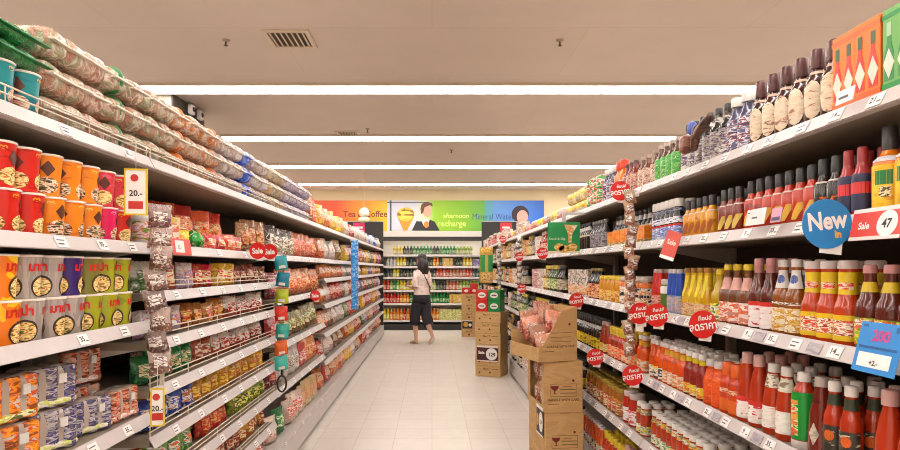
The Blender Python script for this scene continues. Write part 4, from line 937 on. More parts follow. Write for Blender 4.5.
# far right bays: mixed small goods, plainer copies
def far_bottle(key, body, capc, lab, r=.035, h=.17):
    return bottle('sauce_bottle', BC, std_prof(r, h, .015), (.018, h*.87, h*1.02), sauce(body), mat(capc, .4), [('label', .02, h*.5, 0, None, 'band', printed(lab, 30))], seg=10)
def far_box(key, cols, w=.1, h=.15):
    return Spec('grocery_carton', 'grocery carton', w, .08, h, [('grocery_carton', MB().rbox(-w/2, w/2, -.04, .04, 0, h).mesh('grocery_carton', printed(cols, 20)), None)])
G = {'d': (far_bottle('d', '#241c18', '#3a3430', ['#c8b8a0', '#8a7a60', '#d8d0c0']), 'black sauce bottle with cream label'), 'y': (far_bottle('y', '#8a5a18', '#d8b830', ['#e0c030', '#d8b880', '#e8e0c8']), 'amber bottle with yellow label'),
     'r': (far_bottle('r', '#a02a14', '#c8b8b0', ['#d84a38', '#e0c8b8', '#c83024']), 'red sauce bottle with red label'), 'g': (far_bottle('g', '#3a4a20', '#c8b040', ['#5a8a3c', '#d8d0a8', '#8aa050']), 'green bottle with leafy label'),
     'w': (far_box('w', ['#d8ccc0', '#e4dcd4', '#b88a78', '#c8b8ac']), 'cream grocery carton'), 'o': (far_box('o', ['#c88a50', '#e0b080', '#d8a060', '#a85a38']), 'tan grocery carton'),
     'm': (far_box('m', ['#a86a6a', '#d0a8a4', '#b87c80', '#e0d0cc']), 'mauve grocery carton'), 'p': (packet, 'yellow seasoning packet'), 'q': (packet2, 'pinkish seasoning packet')}
for b, codes in ((2, ['qpqpq', 'ydrwd', 'dgywm', 'gdygd', 'ydydr', 'dryd']), (3, ['qpwqp', 'oydwy', 'doywo', 'gdgdw', 'wmdyd', 'wdwd']), (4, ['wqwqr', 'oyowd', 'ogydo', 'dgdwy', 'mwmdw', 'wdwm']), (5, ['wrwqw', 'yoygo', 'ogoyw', 'wowdo', 'mwdwd', 'wdmw'])):
    for lev, cs in enumerate(codes): far('R', b, lev, cs, .38, G, gap=.006, scale=1.3 if lev else 1.15)

# ------------------------------------------------------------------ price tags along the rails
def rail_tag(kind):
    t = MB().box(-.024, .024, -.0026, -.0010, .004, .036); nm = 'price_tag'
    # lean back with the rail
    M = Matrix.Rotation(math.atan2(.020, .038)*-1, 4, 'X')
    pr = MB()
    if kind == 'bar': pr.box(-.019, .006, -.0032, -.0027, .012, .016).box(-.019, .014, -.0032, -.0027, .024, .027)
    else:
        put_text(pr, kind, .022, -.006, .021, -.0032, .0006); pr.box(.008, .02, -.0032, -.0027, .013, .016)
    return Spec(nm, 'price tag', .05, .003, .036, [(nm, t.xf(M).mesh(nm, mat('#efeae6', .45)), None), ('price_print', pr.xf(M).mesh('price_print', mat('#4a4448', .5)), 0)])
def grey_tag():
    M = Matrix.Rotation(math.atan2(.020, .038)*-1, 4, 'X')
    return Spec('blank_shelf_card', 'shelf card', .06, .003, .036, [('blank_shelf_card', MB().box(-.028, .028, -.0022, -.0010, .004, .034).xf(M).mesh('blank_shelf_card', printed(['#9c9098', '#aaa0a4', '#8f858c'], 30)), None)])
TG = {k: rail_tag(k) for k in ('bar', '22', '21', '14', '9', '35')}; GT = grey_tag()
TC = {}
def tags(side, b, lev, ys, kinds, grey=()):
    z = SHELF[side, b, lev][0]-SURF; sg = -1 if side == 'L' else 1; X = XL if side == 'L' else XR
    ph = phrase(side, b, lev).replace('shelf', 'shelf rail')
    if lev == 0 and False: return
    for i, y in enumerate(ys):
        place(TG[kinds[i % len(kinds)]], (sg*X, y, z), R(90) if side == 'L' else R(-90), f'white price tag, {ordinal(i+1)} from near end, {ph}', 'price tags on shelf rails')
    for i, y in enumerate(grey):
        place(GT, (sg*X, y, z), R(90) if side == 'L' else R(-90), f'plain grey shelf card, {ordinal(i+1)} from near end, {ph}', 'grey cards on shelf rails')
def spread(y0, y1, n): return [y0+(y1-y0)*(i+.5)/n+rnd.uniform(-.02, .02) for i in range(n)]
for lev, ys in ((0, [1.62, 1.95]), (1, [1.6, 1.8, 1.98]), (2, [1.30, 1.70, 1.93]), (3, [1.75, 1.95])): tags('L', 0, lev, ys, ['bar', '35', 'bar'])
for lev in range(1, 9): tags('L', 1, lev, spread(2.2, 3.75, 6 if lev > 1 else 4), ['bar'])
for lev in range(1, 6): tags('L', 2, lev, spread(3.9, 5.5, 6), ['bar'])
for lev in range(0, 5):
    ys = spread(1.15, 2.85, 12); 
    gs = [(a+b)/2 for a, b in zip(ys, ys[1:])][::2] if lev > 1 else []
    tags('R', 0, lev, ys, ['22', '21', '14', 'bar', '35', '9', 'bar'], gs)
    ys = spread(2.98, 4.65, 11); tags('R', 1, lev, ys, ['bar'], [(a+b)/2 for a, b in zip(ys, ys[1:])][::2] if lev > 0 else [])
    tags('R', 2, lev, spread(4.8, 6.5, 9), ['bar'])

# ------------------------------------------------------------------ signs
whitep_ = mat('#f2eeea', .45)
def disc_sign(x, y, z, r, kind, label, group=None, sg=1):
    t = tag(obj('promotion_sign', MB().disc(r, -.0015, .0015, seg=36), mat('#1c84cc' if kind == 'new' else '#d62018', .35), loc=(x, y, z)), label, 'sign', group)
    w = MB()
    if kind == 'new':
        put_text(w, 'New', r*1.0, -r*.02, r*.10, -.0024, .0018, .80, R(6))
        obj('lettering', w, whitep_, t); w2 = MB(); put_text(w2, 'in', r*.42, r*.42, -r*.42, -.0024, .0012, .9, R(4)); obj('small_lettering', w2, mat('#e8a83c', .4), t)
    elif kind == 'sale':
        put_text(w, 'Sale', r*.95, 0, -r*.05, -.0024, .0015, .85, R(3)); obj('lettering', w, whitep_, t)
    else:
        put_text(w, 'ลดราคา', r*.76, 0, -r*.14, -.0024, .0008, .86, R(8)); put_text(w, 'ท็อปส์', r*.38, r*.12, r*.44, -.0024, .0006, 1.1, R(6))
        obj('lettering', w, whitep_, t)
    obj('paper_slip', MB().box(-r*.15, r*.75, .0035, .0045, -r*1.18, -r*.4).xf(Matrix.Rotation(R(6), 4, 'Y')), whitep_, t)
    X = (XL if sg < 0 else XR)
    obj('clip', MB().box(min(0, sg*(X-abs(x)+.01)), max(0, sg*(X-abs(x)+.01)), .0016, .0034, -.006, .006), mat('#d8d4d0', .3), t)
    return t
TG2 = 'red round discount signs'
for x, y, z, lb in ((.925, 2.95, 1.742, 'red round discount sign on the top rail of the sauce shelves'),
                    (.935, 2.70, 1.158, 'left one of two overlapping red discount signs, half covered'),
                    (.925, 2.47, 1.168, 'front one of two overlapping red discount signs'),
                    (.93, 2.06, 1.168, 'largest red discount sign, below the tall yellow oil bottles'),
                    (.93, 2.78, .865, 'red discount sign on the fourth sauce shelf rail beside the post'),
                    (.93, 3.42, .855, 'red discount sign just right of the top cardboard display box'),
                    (.93, 3.86, 1.155, 'red discount sign on third rail above the top cardboard display box'),
                    (.92, 5.0, 1.487, 'red discount sign left of the green hanging board'),
                    (.93, 6.4, 1.487, 'red discount sign on the second rail further down the sauce aisle'),
                    (.93, 6.2, 1.155, 'red discount sign on the third rail further down the sauce aisle'),
                    (.93, 7.9, 1.745, 'small distant red discount sign on the top right rail')):
    disc_sign(x, y, z, .048, 'thai', lb, TG2)
disc_sign(.93, 1.413, 1.465, .0585, 'new', 'round blue New sign on the second sauce shelf rail')
disc_sign(-.93, 3.20, 1.455, .044, 'sale', 'front one of two overlapping red Sale signs', 'red Sale signs', -1)
disc_sign(-.93, 3.44, 1.457, .044, 'sale', 'rear one of two overlapping red Sale signs', 'red Sale signs', -1)
disc_sign(-.93, 4.78, 1.145, .042, 'sale', 'small red Sale sign on the third shelf of tall crisp bags', 'red Sale signs', -1)

def card(name, x, y, z, w, h, rz, col, label, parts, rx=0, cat='sign', ry=0):
    t = tag(obj(name, MB().box(-w/2, w/2, -.001, .001, -h/2, h/2), mat(col, .4), loc=(x, y, z)), label, cat); t.rotation_euler = (rx, ry, rz)
    for nm, mb, m in parts: obj(nm, mb, m, t)
    return t
# red 47 price card
c = MB(); c.disc(.029, -.0019, -.0011, .034, -.002, sz=1.0)
n = MB(); put_text(n, '47', .027, .034, -.003, -.0026, .0008); put_text(n, '.-', .012, .055, .006, -.0026)
s = MB(); put_text(s, 'Sale', .022, -.034, -.004, -.0018, .0006)
card('rail_price_card', .966, 1.305, 1.458, .15, .072, R(-90), '#dd4438', 'red price card reading 47 beside the blue New sign', [('price_circle', c, whitep_), ('price_number', n, mat('#2c2a2c', .5)), ('lettering', s, whitep_),
     ('border', MB().box(-.075, .075, -.0016, -.0011, .027, .036).box(-.075, .075, -.0016, -.0011, -.036, -.028), mat('#e6dad8', .45))], rx=R(-12))
# blue 200 tag
n = MB(); put_text(n, '200', .034, .004, .026, -.0018, .001)
w = MB().box(-.05, .045, -.0018, -.0011, -.044, -.012); l = MB(); put_text(l, '+2.-', .016, .0, -.034, -.0024, .0004)
d = MB().box(-.055, .055, -.0016, -.0011, -.003, .003).box(-.055, -.04, -.0016, -.0011, .045, .05).box(.042, .058, -.0016, -.0011, .038, .05)
card('hanging_price_card', .962, 1.295, 1.187, .125, .112, R(-90), '#2a8ad4', 'blue price card reading 200 on the third sauce shelf rail', [('price_number', n, mat('#c8408a', .4)), ('price_window', w, whitep_), ('small_print', l, mat('#3a3438', .5)), ('dark_lines', d, mat('#1c5a9a', .4))], rx=R(-14))
l = MB().box(-.02, .01, -.0018, -.0011, -.005, .0).box(-.045, -.035, -.0018, -.0011, .012, .016)
card('shelf_card', .985, 1.825, 1.517, .105, .05, R(-90), '#e4dcda', 'white shelf card in front of the yellow slash chili bottles', [('small_print', l, mat('#4a444c', .5))], rx=R(-10))
card('shelf_card', .985, 1.715, 1.513, .05, .042, R(-90), '#c890a4', 'small pink shelf card beside the white one', [('small_print', MB().box(-.02, .02, -.0018, -.0011, -.016, -.006), mat('#4a3a60', .5))], rx=R(-10))
n = MB(); put_text(n, 'Sale', .028, 0, .012, -.0018, .0008)
card('hanging_card', .955, 2.40, 1.452, .07, .115, R(-62), '#d8584c', 'red hanging price card over the slim vinegar bottles', [('lettering', n, mat('#f0d8d0', .4)), ('white_foot', MB().box(-.035, .035, -.0018, -.0011, -.0575, -.044), whitep_)], rx=R(-8), ry=R(16))
card('shelf_card', .985, 1.43, 1.772, .06, .034, R(-90), '#e8dfe2', 'white card clipped below the orange hot sauce cartons', [('small_print', MB().box(-.02, .012, -.0018, -.0011, -.006, .0), mat('#5a545c', .5))], rx=R(-10))
n = MB(); put_text(n, '12.-', .022, -.01, -.003, -.0024, .0005)
card('hanging_price_card', -.955, 2.275, 1.442, .20, .062, R(90), '#d8382c', 'red price card holder under the white snack tubs', [('price_window', MB().box(-.045, .035, -.0018, -.0011, -.022, .024), whitep_), ('price_number', n, mat('#4a4448', .5))], rx=R(-8))
card('rail_price_card', 0.955, 2.76, 1.11, .07, .08, R(-80), '#e2dcd0', 'white card with dark print on the third sauce shelf by the pickle jar', [('price_number', put_text(MB(), '35', .04, 0, 0, -.0018, .001), mat('#4a4040', .5))])

# green hanging food board
t = empty('hanging_board', (.87, 3.96, 1.56)); tag(t, 'green hanging board with a food picture on the sauce side', 'sign')
obj('board', MB().rbox(-.105, .105, -.004, .004, -.10, .105, .001), mat('#12914a', .4), t)
pc = MB(); [pc.add(MB().disc(.034, -.0062, -.0042, x, z, 16, .75).v, MB().disc(.034, -.0062, -.0042, x, z, 16, .75).f) for x, z in ((-.03, -.06), (.0, -.072), (.055, -.06))]
obj('cracker_picture', pc, printed(['#b87a30', '#d8a850', '#e8cc88'], 50), t)
obj('cup_picture', MB().prism([(.0, .09), (.09, .085), (.055, .03), (.05, -.03), (.03, -.03), (.026, .03)], -.0055, -.0042), printed(['#e8d8b8', '#c88a48', '#d8b078'], 40), t)
l = MB(); put_text(l, 'Snack & Dip', .022, -.045, -.005, -.0055); obj('lettering', l, mat('#e8e8d0', .4), t)
obj('clip', MB().box(-.012, .012, -.003, .003, .105, .165).box(-.012, .15, .0, .005, .155, .17), mat('#c8c4c0', .3), t)
obj('white_foot', MB().box(-.105, .105, -.0055, -.0042, -.10, -.085), mat('#e0d4b8', .4), t)

# green and gold pack display hung at the end of the sauce aisle
t = empty('hanging_gift_pack', (.85, 9.4, 1.41)); tag(t, 'green and gold gift pack hung in front of the far sauce shelves', 'gift pack')
obj('pack', MB().rbox(-.1, .1, -.05, .05, -.28, .28, .006), mat('#c8a04a', .4), t)
obj('green_panel', MB().box(-.095, -.025, -.054, -.0505, -.1, .16).box(.025, .095, -.054, -.0505, -.1, .16), mat('#159048', .4), t)
obj('gold_bow', MB().lump(.19, .06, .1, 3, .01, 20, 1, 5, base=.18, c=(0, -.03, 0)), printed(['#d8a83c', '#e8c870', '#a8702c'], 30), t)
obj('food_picture', MB().box(-.09, .09, -.054, -.0505, -.26, -.12), printed(['#c88a3c', '#e0c080', '#8a5a2c'], 40), t)

# blue hanging strip banner on the left
t = empty('hanging_strip_banner', (-.915, 7.1, 1.29)); tag(t, 'tall narrow blue banner hanging from the snack shelves', 'banner')
obj('banner_cloth', MB().box(-.043, .043, -.002, .002, -.41, .41), printed(['#1c7ad0', '#3a98e0', '#d8ecf4', '#2a88d8'], 22, .5, weights=[2, 3, .8, 2]), t)
obj('top_bar', MB().box(-.055, .02, -.004, .004, .40, .415), white_c, t)

# white ball ornament on a string
t = empty('hanging_ornament', (-1.30, 11.5, 2.33)); tag(t, 'white round ornament hanging on a string above the snack shelves', 'ornament')
bo = obj('ball', MB().lump(.2, .2, .2, 2, .008, 12, 2, 7, base=.0), printed(['#e8e4d0', '#dcdcc0', '#f0ece0', '#5a6a4a'], 9, weights=[3, 3, 3, 1]), t)
obj('lower_ball', MB().lump(.22, .16, .11, 2.3, .006, 12, 5, 6, base=-.09), mat('#dfe2bc', .5), t)
obj('string', MB().tube([(0, 0, .19), (0, 0, CEIL-2.33-.002)], .006, 6), mat('#ded0b0', .6), t)

# clip strips with sachets
def sachet(m, w=.075, h=.085):
    return bag_spec('hanging_sachet', 'snack sachet', w, h, .03, m, rnd.random()*9, (-.6, .6, .3, .7), printed(['#e0d8d0', '#6a4438', '#e8e0dc'], 60), amp=.005, seal_m=mat('#cfc4bc', .3), n=8)
sil = [sachet(foil('#5a4038', '#a89088', '#d8ccc6', '#7a4c40', scale=40)) for _ in range(3)]
bei = [sachet(foil('#8a5c3c', '#c8a07c', '#e0cdb8', '#a86850', scale=40), .05, .07) for _ in range(3)]
wht = [sachet(foil('#8a8884', '#d8d0cc', '#c8b8b4', '#6a6060', scale=40), .05, .08) for _ in range(3)]
def strip(x, y, z1, z0, specs, pitch, label, sdesc, grp):
    t = empty('hanging_clip_strip', (x, y, z1)); tag(t, label, 'clip strip', 'hanging clip strips')
    sg = -1 if x < 0 else 1
    obj('tape', MB().box(-.008, .008, -.001, .001, z0-z1, 0), mat('#d8d0c4', .4), t)
    obj('hook', MB().box(min(0, sg*(1-abs(x))), max(0, sg*(1-abs(x))), -.003, .003, -.012, 0), white_c, t)
    k = 0; z = z1-pitch
    while z > z0:
        sp = specs[k % len(specs)]; k += 1
        place(sp, (x+rnd.uniform(-.006, .006), y-.018, z), R(rnd.uniform(-25, 25)+(18 if x < 0 else -18)), f'{sdesc}, {ordinal(k)} from the top of its strip', grp, rx=R(rnd.uniform(-8, 8)), ry=R(rnd.uniform(-14, 14)))
        z -= pitch
strip(-.945, 2.10, 1.57, .95, sil, .072, 'clip strip of silvery brown sachets at the first left shelf post', 'silvery brown hanging sachet beside the noodle cups', 'silvery sachets on the left clip strip')
strip(.955, 2.90, 1.72, .92, bei, .052, 'clip strip of beige sachets at the first right shelf post', 'beige hanging sachet beside the blue-labelled jars', 'beige sachets on the right clip strip')
strip(.955, 6.6, 1.70, .95, wht, .065, 'clip strip of white sachets further down the sauce aisle', 'white hanging sachet far down the sauce aisle', 'white sachets on the far right clip strip')
strip(.955, 8.5, 1.70, .95, wht, .065, 'furthest clip strip of white sachets on the sauce side', 'white hanging sachet on the furthest clip strip', 'white sachets on the furthest clip strip')
cl = MB(); cl.box(-.0, .0, 0, 0, 0, 0)
def yellow_card(x, y, z, w, h, label):
    t = empty('yellow_price_card', (x, y, z), R(12)); tag(t, label, 'price card', 'yellow-edged price cards')
    fr = MB()
    for a, b, c, d in ((-w/2, w/2, -h/2, -h/2+.005), (-w/2, w/2, h/2-.005, h/2), (-w/2, -w/2+.005, -h/2+.005, h/2-.005), (w/2-.005, w/2, -h/2+.005, h/2-.005)): fr.box(a, b, -.003, .003, c, d)
    obj('yellow_frame', fr, mat('#e0c020', .4), t)
    obj('card', MB().box(-w/2+.005, w/2-.005, -.001, .001, -h/2+.005, h/2-.005), whitep_, t)
    l = MB(); put_text(l, '20.-', .026, 0, -.005, -.002, .0006); obj('price_number', l, mat('#3a3438', .5), t)
    l = MB().disc(.012, -.002, -.0012, -.004, h/2-.03).box(-.022, .022, -.002, -.0012, -h/2+.02, -h/2+.045); obj('red_mark', l, mat('#c83028', .4), t)
    obj('string', MB().tube([(0, 0, h/2), (0, .0, h/2+.09)], .0012, 5), white_c, t)
yellow_card(-.955, 1.935, 1.607, .07, .15, 'yellow-edged price card at the top of the silvery sachet strip')
yellow_card(-.94, 2.055, .885, .045, .13, 'yellow-edged price card at the foot of the silvery sachet strip')
# coloured pouches strip
t = empty('hanging_clip_strip', (-.945, 3.80, 1.46)); tag(t, 'clip strip of coloured pouches at the second left shelf post', 'clip strip', 'hanging clip strips')
obj('tape', MB().box(-.008, .008, -.001, .001, -.84, 0), mat('#b8b0a4', .4), t); obj('hook', MB().box(-.055, 0, -.003, .003, -.012, 0), white_c, t)
for k, (z, col, nm) in enumerate(((1.395, '#168a94', 'teal'), (1.29, '#12809a', 'blue-green'), (1.185, '#b4c41c', 'lime green'), (1.075, '#d8301c', 'red'), (.965, '#2ca898', 'turquoise'), (.86, '#e0641c', 'orange'), (.765, '#38b4a4', 'pale turquoise'))):
    sp = bag_spec('hanging_pouch', 'hanging pouch', .082, .092, .04, mat(col, .35), k*1.3, (-.5, .5, .12, .3), mat('#ddd4cc', .4), amp=.005, seal_m=mat('#d8d0c8', .4), n=9)
    place(sp, (-.945, 3.775, z-.045), R(rnd.uniform(0, 30)), f'small {nm} pouch hanging on the coloured strip', 'coloured pouches on a clip strip', ry=R(rnd.uniform(-10, 10)))
hk = tag(obj('hanging_loop', MB().tube([(.0+.028*math.sin(a), 0, .05*math.cos(a)) for a in [2*math.pi*k/18 for k in range(19)]], .006, 8), mat('#26221f', .4), loc=(-.945, 3.775, .635)), 'black plastic loop hanging below the coloured pouches', 'loop')
obj('loop_tab', MB().box(-.006, .006, -.003, .003, .045, .1), mat('#26221f', .4), hk)

# brown promotional rosettes hanging over the dark bottles on the top right shelf
t = empty('hanging_rosette', (.975, 2.22, 1.87)); tag(t, 'brown and blue ribbon decoration hung over the dark top-shelf bottles', 'decoration')
obj('round_bow', MB().lump(.05, .075, .075, 2.2, .008, 25, 4, 6, base=-.075, c=(0, .075, 0)), printed(['#6a3a24', '#8a4c30', '#5a2c1c'], 30), t)
obj('ribbon_tail', MB().lump(.035, .16, .035, 2.6, .006, 25, 2, 6, base=-.02).xf(Matrix.Translation((0, -.045, .0)) @ Matrix.Rotation(R(-24), 4, 'X')), printed(['#3a2218', '#5a3420', '#4a2a1a'], 30), t)
obj('ribbon_tail', MB().lump(.03, .03, .10, 2.6, .006, 25, 5, 5, base=-.11).xf(Matrix.Translation((0, -.02, .03)) @ Matrix.Rotation(R(18), 4, 'X')), printed(['#3a2218', '#5a3420', '#4a2a1a'], 30), t)
obj('blue_ribbon', MB().lump(.03, .03, .05, 3, .004, 25, 2, 5, base=-.01, c=(0, .03, 0)), mat('#4a5aa8', .4), t)

# ------------------------------------------------------------------ cardboard stacks
kraft = printed(['#c09863', '#caa26c', '#c49c66'], 6, .75); kraftd = mat('#a87c44', .8); inkm = mat('#7a1f1c', .7); ink2 = mat('#6a5230', .8)
def glass_icon(mb, x, z, s, y):
    mb.prism([(x-s*.5, z+s), (x+s*.5, z+s), (x+s*.42, z+s*.65), (x+s*.08, z+s*.4), (x+s*.06, z+.1*s), (x+s*.3, z), (x-s*.3, z), (x-s*.06, z+.1*s), (x-s*.08, z+s*.4), (x-s*.42, z+s*.65)], y-.0006, y)
def carton_print(t, w, h, y):
    mb = MB(); glass_icon(mb, -w*.22, h*.36, h*.16, y); mb.disc(.008, y-.0006, y, w*.26, h*.62); obj('fragile_mark', mb, inkm, t)
    mb = MB(); x0, x1, z0, z1 = -w*.33, w*.34, h*.31, h*.56
    for a, b, c, d in ((x0, x1, z0, z0+.0025), (x0, x1, z1-.0025, z1), (x0, x0+.0025, z0, z1), (x1-.0025, x1, z0, z1), (-w*.08, w*.32, h*.37, h*.385), (-w*.08, w*.32, h*.44, h*.455), (-w*.02, w*.2, h*.50, h*.51)): mb.box(a, b, y-.0006, y, c, d)
    put_text(mb, 'HANDLE WITH CARE', w*.085, 0, h*.245, y-.0007, .0006); mb.box(-w*.4, -w*.1, y-.0006, y, h*.16, h*.17)
    obj('printed_lines', mb, ink2, t)
BW, BD, BH = .245, .40, .318
bz = R(5)
def flat_carton(name, w, d, h, loc, rz, label, window=False, seal=True):
    t = empty(name, loc, rz); tag(t, label, 'cardboard box')
    if not window: obj('box_body', MB().rbox(-w/2, w/2, 0, d, 0, h, .003), kraft, t)
    else:
        b = .004; mb = MB()
        mb.box(-w/2, w/2, 0, b, 0, h).box(-w/2, w/2, d-b, d, 0, h).box(w/2-b, w/2, b, d-b, 0, h).box(-w/2+b, w/2-b, b, d-b, 0, b).box(-w/2, w/2, b, d-b, h-b, h)
        mb.box(-w/2, -w/2+b, b, d-b, b, h*.12).box(-w/2, -w/2+b, b, d*.14, h*.12, h-b).box(-w/2, -w/2+b, d*.86, d-b, h*.12, h-b)
        obj('box_body', mb, kraft, t)
    if seal: obj('tape', MB().box(-w/2-.0006, w/2+.0006, d*.46, d*.54, h, h+.0008).box(-.03, .03, -.0008, 0, h*.98, h), mat('#a5793e', .4), t)
    return t
bx0 = (.822, 3.72)
b0 = flat_carton('cardboard_box', BW, BD, .145, (bx0[0], bx0[1], 0), bz, 'plain cardboard box on the floor, lowest of the near stack')
b1 = flat_carton('cardboard_box', BW, BD, BH, (bx0[0], bx0[1], .147), bz, 'brown cardboard box with wineglass mark, lower of the near stack'); carton_print(b1, BW, BH, -.0005)
b2 = flat_carton('cardboard_box', BW, BD, BH, (bx0[0]-.008, bx0[1], .147+BH+.002), bz, 'brown cardboard box with wineglass mark and open side window', True); carton_print(b2, BW, BH, -.0005)
z3 = .147+2*(BH+.002)
dz = R(17); t = empty('display_carton', (bx0[0]-.045, bx0[1]-.02, z3), dz); tag(t, 'open display carton of snack bags on top of the near stack', 'cardboard box')
w, d, h, b = .265, .40, .335, .004
obj('front_panel', MB().prism([(-w/2, 0), (w/2, 0), (w/2, h), (w/2-.10, h*.93), (-w/2+.03, h*.30), (-w/2, h*.26)], 0, b), kraft, t)
obj('right_panel', MB().box(w/2-b, w/2, b, d-b, 0, h), kraft, t); obj('left_panel', MB().box(-w/2, -w/2+b, b, d-b, 0, h*.26), kraft, t)
obj('rear_panel', MB().box(-w/2, w/2, d-b, d, 0, h*.5), kraft, t); obj('bottom_panel', MB().box(-w/2+b, w/2-b, b, d-b, 0, b), kraftd, t)
mb = MB(); mb.disc(.008, -.0008, -.0001, w*.3, h*.68); 
obj('fragile_mark', mb, inkm, t)
mb = MB()
for zz in (.36, .44, .52): mb.box(-w*.18, w*.34, -.0007, -.0001, h*zz, h*zz+.003)
put_text(mb, 'HANDLE WITH CARE', w*.075, .02, h*.27, -.0008, .0006); mb.box(-w*.42, -w*.1, -.0007, -.0001, h*.18, h*.18+.004); obj('printed_lines', mb, ink2, t)
pinkbag = [bag_spec('crisp_bag', 'crisp bag', .125, .15, .065, foil('#8a3c24', '#d89878', '#e8cfc0', '#c0684a', scale=26), s*1.7, (-.55, .55, .28, .7), printed(['#e4d4c8', '#a8583c', '#e8dcd4'], 50), amp=.009, seal_m=mat('#e0d4cc', .3)) for s in range(4)]
def in_box(ox, oy, oz, x, y, z, a=bz): return (ox+x*math.cos(a)-y*math.sin(a), oy+x*math.sin(a)+y*math.cos(a), oz+z)
spots = [(-.055, .065, .0, -5), (.07, .07, .11, 4), (-.06, .15, .05, -4), (.06, .16, .14, 6), (-.055, .24, .10, -8), (.06, .25, .17, 5), (-.05, .33, .13, 0), (.06, .335, .19, 6)]
for i, (x, y, z, a) in enumerate(spots):
    place(pinkbag[i % 4], in_box(bx0[0]-.045, bx0[1]-.02, z3, x*.78, y*.97+.008, z+.014, dz), dz+R(a), f'pinkish crisp bag, {ordinal(i+1)} from the front in the open display carton', 'crisp bags in the display carton', rx=R(-5), ry=R(a))
for i in range(4):
    place(pinkbag[i], in_box(bx0[0]-.008, bx0[1], .147+BH+.002, -.072, .13+.14*(i % 2), .010+.151*(i//2)), bz+R(-90), f'pinkish crisp bag behind the box window, {("front", "rear")[i % 2]} of the {("lower", "upper")[i//2]} pair', 'crisp bags behind the box window')
# price sign on the left side of the stack
sgn = empty('box_price_sign', in_box(bx0[0], bx0[1], .147, -BW/2-.006, .10, BH-.06), bz+R(-90)); tag(sgn, 'black price sign on the side of the near box stack', 'sign')
obj('card', MB().box(-.075, .075, -.002, .002, -.10, .085), mat('#2c2624', .5), sgn)
obj('border', MB().box(-.075, .075, -.0032, -.0021, .065, .085).box(-.075, .075, -.0032, -.0021, -.10, -.09), whitep_, sgn)
obj('price_circle', MB().disc(.042, -.0035, -.0022, .03, -.012, 24, 1.5), whitep_, sgn); obj('product_picture', MB().disc(.022, -.0035, -.0022, -.045, -.01, 16, 1.8), mat('#d8a030', .4), sgn)
n = MB(); put_text(n, '129', .034, .03, -.012, -.0042, .0008); obj('price_number', n, mat('#4a4240', .5), sgn)

# mid stack
ang = R(-24); mx, my = .70, 7.55
kn = 6; kh = .135
ca, sa = math.cos(ang), math.sin(ang)
def mid(x, y, z): return (mx+x*ca-y*sa, my+x*sa+y*ca, z)
for i in range(kn):
    t = empty('cardboard_carton', mid(rnd.uniform(-.004, .004), rnd.uniform(-.003, .003), i*(kh+.001)), ang); tag(t, f'flat brown carton, {ordinal(i+1)} from the floor in the mid-aisle stack', 'cardboard box', 'flat cartons in the mid-aisle stack')
    obj('box_body', MB().rbox(-.165, .165, 0, .33, 0, kh, .003), kraft, t)
    p = MB(); put_text(p, 'No.17', .035, -.02, kh*.72, -.0008, .001); p.disc(.012, -.0007, -.0001, -.11, kh*.35); p.disc(.012, -.0007, -.0001, .03, kh*.38); p.box(.05, .14, -.0007, -.0001, kh*.7, kh*.75); obj('printed_marks', p, mat('#6a4420', .7), t)
ztop = kn*(kh+.001)
for cxx, col, nm in ((-.085, '#cf2a22', 'red'), (.078, '#14803c', 'green')):
    for l in range(2):
        t = empty('gift_box', mid(cxx, .02, ztop+l*.137), ang); tag(t, f'{nm} product box with white oval, {"upper" if l else "lower"}, on the mid-aisle carton stack', 'product box', 'red and green boxes on the carton stack')
        obj('box_body', MB().rbox(-.078, .078, 0, .2, 0, .135, .003), mat(col, .4), t)
        obj('oval', MB().disc(.052, -.0012, -.0001, 0, .07, 20, .7), mat('#e8e2da', .45), t)
        p = MB().box(-.032, .032, -.0018, -.0012, .062, .076); obj('printed_stripe', p, mat('#5a4a44', .5), t)
sgn = empty('box_price_sign', mid(.0, -.006, .29), ang); tag(sgn, 'price sign reading 129 on the mid-aisle carton stack', 'sign')
obj('card', MB().box(-.14, .14, -.002, .002, -.10, .10), mat('#4a1c20', .5), sgn); obj('border', MB().box(-.14, .14, -.0034, -.0021, .075, .10).box(-.14, .14, -.0034, -.0021, -.10, -.085), mat('#e8d4cc', .5), sgn)
obj('price_circle', MB().disc(.075, -.0036, -.0022, .055, -.005), whitep_, sgn)
n = MB(); put_text(n, '129', .062, .058, -.012, -.0046, .002); obj('price_number', n, mat('#3a3436', .5), sgn)
n = MB(); put_text(n, 'Sale', .05, -.08, .01, -.0036, .0025); obj('lettering', n, mat('#f0e4dc', .5), sgn)
# far stack at the end of the aisle
for i in range(5):
    t = empty('cardboard_carton', (.735, 11.9, i*.171), R(-4)); tag(t, f'brown carton, {ordinal(i+1)} from the floor in the far stack', 'cardboard box', 'cartons in the far stack')
    obj('box_body', MB().rbox(-.15, .15, 0, .3, 0, .17, .003), kraft, t)
    p = MB(); put_text(p, 'No.17', .045, .0, .11, -.0008, .001); p.disc(.02, -.0007, -.0001, .0, .05); obj('printed_marks', p, mat('#6a4420', .7), t)
for i, (x, y) in enumerate(((.68, 11.92), (.84, 11.95))):
    t = tag(obj('gift_box', MB().rbox(-.075, .075, 0, .2, 0, .12+.08*i, .003), mat('#c8281e', .4), loc=(x, y, .857)), ('low' if i == 0 else 'tall')+' red product box on top of the far carton stack', 'product box', 'red boxes on the far stack')
    obj('oval', MB().disc(.04, -.0012, -.0001, 0, .06, 18, .7), mat('#e8d8d0', .45), t)
sgn = empty('box_price_sign', (.70, 11.89, .25), R(-4)); tag(sgn, 'small black and yellow price sign on the far carton stack', 'sign')
